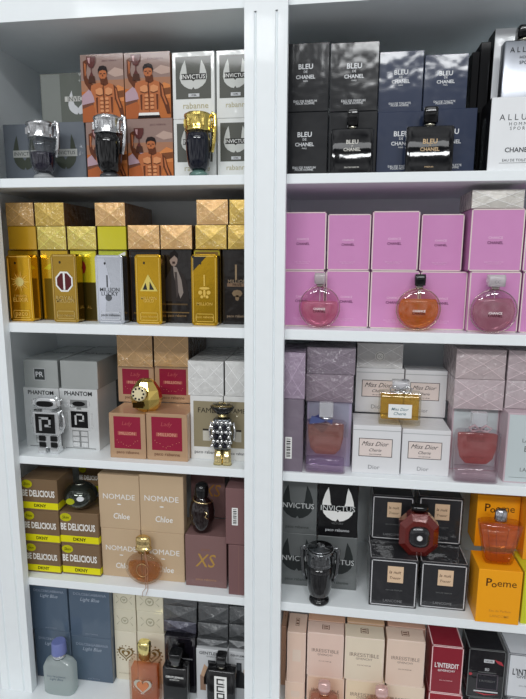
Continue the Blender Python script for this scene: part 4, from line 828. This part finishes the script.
# black bottle with gold snake
t, w, h = bottle('black rounded bottle with a gold snake around its neck', 189.5, 214.5, 482.5, x1, .048); R = w*.5; V = lambda z: z*h
b = MB(); b.loft([(0, R*.55, R*.50, 2), (V(.04), R*.72, R*.62, 2), (V(.28), R*.98, R*.80, 2), (V(.45), R, R*.82, 2), (V(.60), R*.86, R*.70, 2), (V(.70), R*.48, R*.45, 2), (V(.73), R*.42, R*.4, 2)], mat((30, 12, 12), .05, 0, 1, trans=.3), 28); b.build('glass_body', t)
b = MB(); b.loft([(V(.731), R*.50, R*.5, 2), (V(.75), R*.56, R*.56, 2), (V(.90), R*.54, R*.54, 2), (V(.97), R*.44, R*.44, 2), (V(1), R*.2, R*.2, 2)], BLACKG, 24); b.build('cap', t)
b = MB(); P = []
for i in range(22):
    a = math.radians(150+i*17); rr = R*(.62+.014*i); P.append((rr*math.cos(a), rr*math.sin(a)*.9, V(.70-.007*i)))
P += [(R*.62, -R*.80, V(.46)), (R*.45, -R*.86, V(.40)), (R*.70, -R*.76, V(.35))]
b.tube(P, .0017, metal((238, 212, 160), .18), 8); b.build('gold_snake', t)
# frosted bottle with blue cap
t, w, h = bottle('frosted pale green bottle with a blue-violet cap on the base board', 45.5, 75, 641, BASE, .000); R = w*.5; V = lambda z: z*h
FR = liquid((218, 228, 226), .5)
b = MB(); b.loft([(0, R*.92, R*.46, 4), (V(.03), R, R*.5, 4), (V(.52), R, R*.5, 4), (V(.62), R*.86, R*.42, 3), (V(.67), R*.5, R*.34, 2.4), (V(.685), R*.36, R*.34, 2)], FR, 32); b.build('glass_body', t)
b = MB(); b.loft([(V(.686), R*.40, R*.40, 2), (V(.77), R*.42, R*.42, 2)], metal((214, 216, 220), .2), 24); b.build('collar', t)
b = MB(); b.loft([(V(.771), R*.46, R*.46, 2), (V(.79), R*.46, R*.46, 2), (V(.98), R*.43, R*.43, 2), (V(1), R*.38, R*.38, 2)], mat((112, 122, 176), .4), 24); b.build('cap', t)
deco(t, 'lettering', [('t', 'DOLCE&GABBANA', .5, .39, .62, ink((90, 104, 118)), 1), ('t', 'Light Blue', .5, .33, .44, ink((90, 104, 118)), 1, .3)], w, h, y=-R*.5)
# orange bottle with heart
t, w, h = bottle('rectangular orange bottle with a jewelled heart and gold cap', 131, 159.5, 641, BASE, .000); V = lambda z: z*h
b = MB(); b.box(-w*.5, -.014, 0, w*.5, .014, V(.70), glass((250, 236, 222), .92)); b.build('glass_body', t, bevel=.002)
b = MB(); b.box(-w*.44, -.011, .006, w*.44, .011, V(.60), liquid((246, 160, 92), .9)); b.build('perfume_liquid', t, bevel=.002)
b = MB(); b.loft([(V(.701), w*.16, .008, 2), (V(.74), w*.16, .008, 2), (V(.745), w*.20, .010, 3), (V(.97), w*.22, .0105, 3), (V(1), w*.16, .008, 3)], metal((240, 224, 150), .2), 20); b.build('cap', t)
hh = []; sc_ = w*.31
b = MB(); b.prism([(x*sc_/1.0, z*sc_) for x, z in [(p[0]-.5, p[1]-.5) for p in heart(.5, .5, 1, 1)]], -.0175, -.0145, metal((206, 200, 186), .25)); hm = b.build('heart_emblem', t, (0, 0, V(.34)))
b = MB(); b.prism([(x*sc_*.68, z*sc_*.68) for x, z in [(p[0]-.5, p[1]-.5) for p in heart(.5, .5, 1, 1)]], -.0190, -.0176, mat((206, 128, 84), .2, .3)); b.build('heart_centre', hm)
b = MB()
for i in range(18):
    a = 2*math.pi*i/18; b.loft([(sc_*1.0*math.sin(a)-.001, .0009, .0009, 2, sc_*1.08*math.cos(a), -.016), (sc_*1.0*math.sin(a)+.001, .0009, .0009, 2, sc_*1.08*math.cos(a), -.016)], CHROME, 6)
b.build('heart_beads', hm)
# black square bottles
def sq(label, p0, p1, pyT, zb, Y, body_top, capw, d, letters, bodym, capm, capz=None, shoulder=.02, group=None):
    t, w, h = bottle(label, p0, p1, pyT, zb, Y, group=group); T = body_top*h
    b = MB(); b.loft([(0, w*.485, d*.97, 9), (.003, w*.5, d, 9), (T-shoulder*h, w*.5, d, 9), (T, w*(.5-shoulder*1.2), d*.8, 9)], bodym, 40); b.build('glass_body', t)
    b = MB(); b.loft([(T+.0003, w*capw*.42, min(d*.8, w*capw*.42), 2), (T+.05*h, w*capw*.42, min(d*.8, w*capw*.42), 2)], metal((190, 186, 170), .2), 20); b.build('neck_ring', t)
    b = MB(); k = w*capw*.5; b.loft([(T+.052*h, k, min(k, d), 6), (h*.985, k, min(k, d), 6), (h, k*.92, min(k, d)*.92, 6)], capm, 28); b.build('cap', t)
    if letters: deco(t, 'front_lettering', letters, w, h, y=-d-.0002)
    return t, w, h
sv = ink((216, 214, 206)); gdl = ink((206, 178, 140))
BL = mat((7, 8, 12), .05, 0, 1.0, 0, 20, coatbump=.12)
G = 'square black bottles on the top right shelf'
sq('square black bottle standing in front of the black cartons', 331, 373.5, 110, S1, .026, .70, .26, .012, [('t', 'BLEU', .5, .49, .28, sv, 1, 0, 1, .02), ('t', 'DE', .5, .43, .05, sv, 1), ('t', 'CHANEL', .5, .375, .40, sv, 1, 0, 1, .02), ('t', 'EAU DE PARFUM', .5, .10, .34, sv, 1)], BL, BLACKG, group=G)
sq('square black bottle with faint golden letters in front of the navy cartons', 405.5, 453, 108, S1, .022, .71, .30, .013, [('t', 'BLEU', .5, .47, .30, gdl, 1, 0, 1, .02), ('t', 'DE', .5, .41, .05, gdl, 1), ('t', 'CHANEL', .5, .35, .40, gdl, 1, 0, 1, .02), ('t', 'PARFUM', .5, .08, .18, gdl, 1)], BL, BLACKG, group=G)
t, w, h = sq('flat silver-grey bottle with black cap on the white carton', 501, 547, 27, al, .048, .80, .42, .013, [('t', 'A L L U R E', .5, .67, .74, ink((60, 62, 66)), 1), ('t', 'HOMME', .5, .57, .3, ink((60, 62, 66)), 1), ('t', 'SPORT', .5, .50, .3, ink((60, 62, 66)), 1)], metal((188, 192, 200), .35, .02), BLACKG)
sq('black bottle with white capitals low on it, before the glossy black carton', 164.5, 188.5, 651, BASE, .000, .76, .50, .014, [('t', 'GENTLEMAN', .5, .60, .72, I_WH, 1, 0, 1, .02), ('t', 'GIVENCHY', .5, .55, .4, I_WH, 1)], mat((12, 12, 14), .15, 0, 1), BLACKG)
t, w, h = sq('black bottle with a white geometric label, beside the centre pillar', 208, 236, 654, BASE, -.006, .78, .36, .014, None, mat((16, 16, 18), .12, 0, 1), BLACKG)
deco(t, 'white_label', [('r', .28, .30, .72, .70, I_WH, 1), ('fr', .36, .56, .64, .66, .05, I_BK, 2), ('r', .60, .575, .66, .645, I_WH, 3), ('fr', .36, .44, .64, .54, .05, I_BK, 2), ('r', .60, .455, .66, .525, I_WH, 3), ('fr', .36, .32, .64, .42, .05, I_BK, 2)], w, h, y=-.0143)
# round chance-like bottles
def rnd(label, p0, p1, pyT, c, Y, frac, capm, capw, lev, ccap, tint, letters=True):
    t, w, h = bottle(label, p0, p1, pyT, S2, Y, group='round disc bottles on the pink shelf'); R = w*.5; bh = h*frac
    b = MB(); b.loft(disc(bh*.5, R, .0125, bh*.5, -78, 84), glass(tint, .93), 36); b.build('glass_body', t)
    b = MB(); b.loft(disc(bh*.5, R*.88, .0095, bh*.45, -74, lev), liquid(c), 36); b.build('perfume_liquid', t)
    ring(R*.975, bh*.5, 0, metal((206, 200, 190), .2), .0009, bh/w).build('metal_rim', t)
    b = MB(); b.loft([(bh*.995, R*.18, .006, 2), (bh+.004, R*.18, .006, 2)], metal((200, 196, 186), .2), 16); b.build('collar', t)
    b = MB(); k = R*capw; b.loft([(bh+.0045, k*.95, min(k, .011), 7), (h*.93, k, min(k, .011), 7), (h, k*.92, min(k, .010), 7)], capm, 28); cp = b.build('cap', t)
    if ccap: deco(cp, 'cap_mark', [('t', 'CC', .5, (bh+h)/2/h, .12, I_GR, 1)], w, h, y=-.0113)
    b = MB(); b.tube([(0, .002, bh), (.0003, .002, bh*.5), (-.0004, .002, bh*.08)], .0007, mat((200, 196, 200), .3), 6); b.build('dip_tube', t)
    k = ink((60, 20, 30)); deco(t, 'front_lettering', [('t', 'CHANCE', .5, .36 if frac < .9 else .5, .28, I_WH, 1, 0, 1, .02), ('t', 'CHANEL', .5, .315, .30, k, 1, 0, 1, .02)], w, h, y=-.0128)
rnd('round pink bottle with clear square cap, leftmost on the pink shelf', 299, 340.5, 272.5, (246, 172, 198), .026, .76, mat((214, 208, 208), .1, 0, 1, trans=.5, ior=1.2), .28, 18, False, (250, 225, 235))
rnd('round bottle of orange perfume with black cap', 396, 441.5, 274, (250, 172, 70), .024, .76, BLACKG, .25, 32, False, (250, 232, 220))
rnd('large round rose bottle with clear block cap', 470, 518.5, 274.5, (230, 180, 192), .006, .76, mat((224, 222, 222), .1, 0, 1, trans=.5, ior=1.2), .37, 40, True, (245, 232, 236))
# rounded bottles with a bright core
t, w, h = bottle('rounded clear bottle fading from peach liquid to a lilac base', 305, 346.5, 402, S3, .018, group='arched clear bottles with scent core'); R = w*.5; V = lambda z: z*h
def arch(t, w, h, core, basem, capm, wide):
    V = lambda z: z*h; bt = .74
    b = MB(); b.loft([(0, w*.47, .012, 5), (.002, w*.49, .0135, 5), (V(.30), w*.50, .0145, 5), (V(bt-.03), w*.49, .0135, 5), (V(bt), w*.44, .011, 5)], glass((244, 236, 242), .94), 36); b.build('glass_body', t)
    b = MB(); b.loft([(V(.26), w*.24, .004, 3), (V(.34), w*.36, .008, 3), (V(.5), w*.42, .010, 4), (V(bt-.06), w*.43, .010, 4), (V(bt-.055), w*.42, .010, 4)], core, 32); b.build('perfume_liquid', t)
    b = MB(); b.loft([(.003, w*.46, .011, 5), (V(.14), w*.465, .0115, 5), (V(.20), w*.46, .011, 4), (V(.225), w*.3, .006, 3)], basem, 32); b.build('glass_foot', t)
    b = MB(); b.loft([(V(bt+.001), w*.13, .006, 2), (V(bt+.05), w*.13, .006, 2)], metal((200, 200, 206), .2), 20); b.build('neck', t)
    b = MB(); b.box(-w*wide, -.008, V(bt+.052), w*wide, .008, V(1), capm); b.build('cap', t, bevel=.0025, seg=3)
CLR = mat((226, 226, 230), .08, 0, 1, trans=.6, ior=1.25)
arch(t, w, h, liquid((240, 178, 156), .95), glass((238, 226, 246), .98), CLR, .17)
b = MB(); bw = mat((70, 80, 128), .5)
for s in (-1, 1): b.prism([(0, V(.76)), (s*w*.34, V(.82)), (s*w*.40, V(.70)), (s*w*.10, V(.73))] if s < 0 else [(0, V(.76)), (w*.10, V(.73)), (w*.14, V(.70)), (w*.16, V(.78))], -.0125, -.010, bw)
b.build('neck_bow', t)
t, w, h = bottle('clear arched bottle with a glowing red core on the third right shelf', 454, 500, 412, S3, .016, group='arched clear bottles with scent core')
arch(t, w, h, liquid((234, 136, 130), .92), glass((248, 236, 240), .98), CLR, .17)
b = MB(); bw = mat((206, 176, 184), .4, 0, .5, trans=.4)
for s in (-1, 1):
    b.tube([(0, -.010, h*.77), (s*w*.12, -.013, h*.84), (s*w*.24, -.013, h*.80), (s*w*.16, -.013, h*.75), (0, -.010, h*.77)], .002, bw, 6, .003)
b.build('neck_bow', t)
# square yellow bottle with bow
t, w, h = bottle('square bottle of yellow perfume with a silver bow on the white cartons', 379, 420.5, 380, o1, .046); V = lambda z: z*h
t.location.z = max(o1.zt, o2.zt)+.0004
b = MB(); b.box(-w*.5, -.014, 0, w*.5, .014, V(.74), glass((250, 244, 225), .94)); b.build('glass_body', t, bevel=.002)
b = MB(); b.box(-w*.45, -.0115, V(.12), w*.45, .0115, V(.66), liquid((248, 208, 96), .85)); b.build('perfume_liquid', t, bevel=.0015)
b = MB(); b.loft([(V(.741), w*.14, .007, 2), (V(.80), w*.14, .007, 2), (V(.81), w*.20, .010, 6), (V(1.0), w*.20, .010, 6)], CLR, 24); b.build('cap', t)
b = MB()
for s in (-1, 1):
    b.tube([(0, -.011, V(.80)), (s*w*.14, -.014, V(.90)), (s*w*.26, -.014, V(.84)), (s*w*.24, -.014, V(.76)), (s*w*.10, -.013, V(.76)), (0, -.011, V(.80))], .0016, CHROME, 8, .003)
    b.tube([(0, -.012, V(.79)), (s*w*.10, -.016, V(.73))], .0012, CHROME, 6, .0025)
b.build('silver_bow', t)
deco(t, 'paper_label', [('r', .22, .17, .78, .48, ink((236, 238, 236)), 1), ('t', 'Miss Dior', .5, .37, .4, ink((80, 120, 130)), 2, .3), ('t', 'Cherie', .5, .27, .3, ink((80, 120, 130)), 2, .3)], w, h, y=-.0145)
# dark red octagonal bottle
x, y, z, w, h = base(399, 438, 512, ln1, .045)
t = thing('gem_bottle', 'dark red octagonal gem bottle with a black oval centre on the black outlined cartons', 'perfume bottle', (x, .050, max(ln1.zt, ln2.zt)+.0004))
h = at(418, 512, .05)[1]-t.location.z; RD = mat((120, 34, 28), .08, .1, 1.0, trans=.3)
def octo(r, a): return [(r*w*.5*x_, h*.5+r*h*.5*z_) for x_, z_ in ((-.45, -1), (.45, -1), (1, -.5), (1, .5), (.45, 1), (-.45, 1), (-1, .5), (-1, -.5))]
b = MB(); i = b.slot(RD); rings = [(octo(.72, 0), -.018), (octo(1, 0), -.010), (octo(1, 0), .010), (octo(.72, 0), .016)]
for P_, yy in rings: b.v += [(px_, yy, pz_) for px_, pz_ in P_]
for r in range(3):
    for j in range(8): b.f.append([r*8+j, r*8+(j+1) % 8, r*8+8+(j+1) % 8, r*8+8+j]); b.mi.append(i); b.sm.append(False)
b.f.append(list(range(8))); b.f.append([24+j for j in reversed(range(8))]); b.mi += [i, i]; b.sm += [False, False]; b.build('gem_body', t)
b = MB(); b.loft([(0, w*.27, h*.25, 3), (.004, w*.25, h*.23, 3), (.006, w*.16, h*.14, 2.5)], mat((36, 36, 40), .2, .4, 1), 24); pl_ = b.build('oval_plaque', t, (0, -.0182, h*.5), (math.pi/2, 0, 0))
b = MB(); b.loft([(0, w*.08, w*.08, 2), (.0015, w*.06, w*.06, 2)], ink((230, 230, 230)), 14); b.build('painted_highlight', pl_, (0, 0, .0061))  # white disc is a highlight painted onto the dark plaque
b = MB(); b.loft([(h*1.0, w*.14, .007, 2), (h*1.05, w*.14, .007, 2), (h*1.055, w*.22, .009, 3), (h*1.16, w*.22, .009, 3)], BLACKG, 20); b.build('cap', t)
# amber fan-shaped bottle
t, w, h = bottle('fan-shaped amber bottle with short metal neck on the orange carton', 477.5, 521.5, 509, po, .030); V = lambda z: z*h
AM = liquid((248, 176, 96), .9)
b = MB(); b.loft([(0, w*.30, .012, 5), (.004, w*.33, .015, 5), (V(.70), w*.49, .018, 5), (V(.74), w*.50, .018, 5), (V(.77), w*.44, .015, 5)], glass((248, 226, 208), .92), 36); b.build('glass_body', t)
b = MB(); b.loft([(.006, w*.27, .011, 5), (V(.55), w*.42, .014, 5), (V(.66), w*.45, .015, 5)], AM, 36); b.build('perfume_liquid', t)
b = MB()
for k in (-.30, -.12, .12, .30): b.tube([(k*w*.62, -.0135, .004), (k*w*1.15, -.0178, V(.72))], .0008, glass((255, 240, 225), .9), 6)
b.build('glass_flutes', t)
b = MB(); b.loft([(V(.771), w*.13, .006, 2), (V(.80), w*.15, .007, 2), (V(.96), w*.14, .007, 2), (V(1), w*.09, .004, 2)], metal((190, 190, 196), .15), 20); b.build('spray_neck', t)
# pink-capped bottles at the very bottom
def pink(label, p0, p1, pyT, Y, n):
    t, w, h = bottle(label, p0, p1, pyT, BASE, Y, group='pink-capped bottles at the bottom edge'); V = lambda z: z*h
    b = MB(); b.loft([(0, w*.44, .012, 5), (.004, w*.5, .015, 5), (V(.66), w*.5, .015, 5), (V(.70), w*.40, .012, 5)], glass((246, 226, 216), .9), 32); b.build('glass_body', t)
    b = MB(); b.loft([(.006, w*.42, .011, 5), (V(.62), w*.44, .012, 5)], liquid((232, 176, 152), .8), 32); b.build('perfume_liquid', t)
    b = MB(); b.loft([(V(.701), w*.17, .007, 2), (V(.74), w*.17, .007, 2)], metal((206, 160, 130), .2), 20); b.build('collar', t)
    b = MB(); b.loft([(V(.741), w*.17, .007, 3), (V(.86), w*.22, .0095, 3), (V(.97), w*.20, .009, 2.5), (V(1), w*.12, .005, 2)], mat((230, 190, 184), .1, .2, 1, trans=.3), 24); b.build('cap', t)
pink('bottle with a rounded pink cap, below the salmon-pink carton', 309, 339, 681, -.006, 0)
pink('bottle with a rounded pink cap, below and between the cream-peach and peach-pink cartons', 365.5, 396, 686, -.006, 1)
# ================================================================== LIGHT
def area(name, loc, target, sx, sy, power, c=(1, 1, 1)):
    l = bpy.data.lights.new(name, 'AREA'); l.shape = 'RECTANGLE'; l.size = sx; l.size_y = sy; l.energy = power; l.color = c
    o = bpy.data.objects.new(name, l); COL.objects.link(o); o.location = loc
    o.rotation_euler = (Vector(target)-Vector(loc)).to_track_quat('-Z', 'Y').to_euler()
area('ceiling_lamp', (0.1, -1.7, 1.55), (0.05, 0, -.5), 1.8, .3, 7, (.97, .99, 1))
area('ceiling_lamp', (0.9, -3.4, 1.75), (0.1, 0, -.3), 1.6, .3, 44, (.97, .99, 1))
area('ceiling_lamp', (-1.1, -3.4, 1.75), (0.0, 0, -.3), 1.6, .3, 42, (.97, .99, 1))
SC.cycles.diffuse_bounces = 8; SC.cycles.max_bounces = 16; SC.cycles.transparent_max_bounces = 16
W = bpy.data.worlds.new('world'); SC.world = W; W.use_nodes = True
n = W.node_tree.nodes; l = W.node_tree.links; bg = n['Background']
tc = n.new('ShaderNodeTexCoord'); sp = n.new('ShaderNodeSeparateXYZ'); cr = n.new('ShaderNodeValToRGB'); mr = n.new('ShaderNodeMapRange')
mr.inputs[1].default_value = -1; l.new(tc.outputs['Generated'], sp.inputs[0]); l.new(sp.outputs['Z'], mr.inputs[0]); l.new(mr.outputs[0], cr.inputs[0])
e = cr.color_ramp.elements; e[0].position = 0.0; e[0].color = (.42, .42, .43, 1); e[1].position = 1.0; e[1].color = (.9, .92, .95, 1)
for p, v in ((.36, .5), (.43, 1.0), (.57, 1.0), (.64, .5), (.80, .5), (.86, 1.0)):
    x_ = e.new(p); x_.color = (v, v*1.01, v*1.03, 1)
nz = n.new('ShaderNodeTexNoise'); nz.inputs['Scale'].default_value = 5.0; l.new(tc.outputs['Generated'], nz.inputs['Vector'])
m2 = n.new('ShaderNodeMapRange'); m2.inputs[1].default_value = .35; m2.inputs[2].default_value = .65; m2.inputs[3].default_value = .35; m2.inputs[4].default_value = 1.65; l.new(nz.outputs['Fac'], m2.inputs[0])
vm = n.new('ShaderNodeVectorMath'); vm.operation = 'SCALE'; l.new(cr.outputs[0], vm.inputs[0]); l.new(m2.outputs[0], vm.inputs['Scale'])
l.new(vm.outputs[0], bg.inputs['Color']); bg.inputs['Strength'].default_value = 0.62
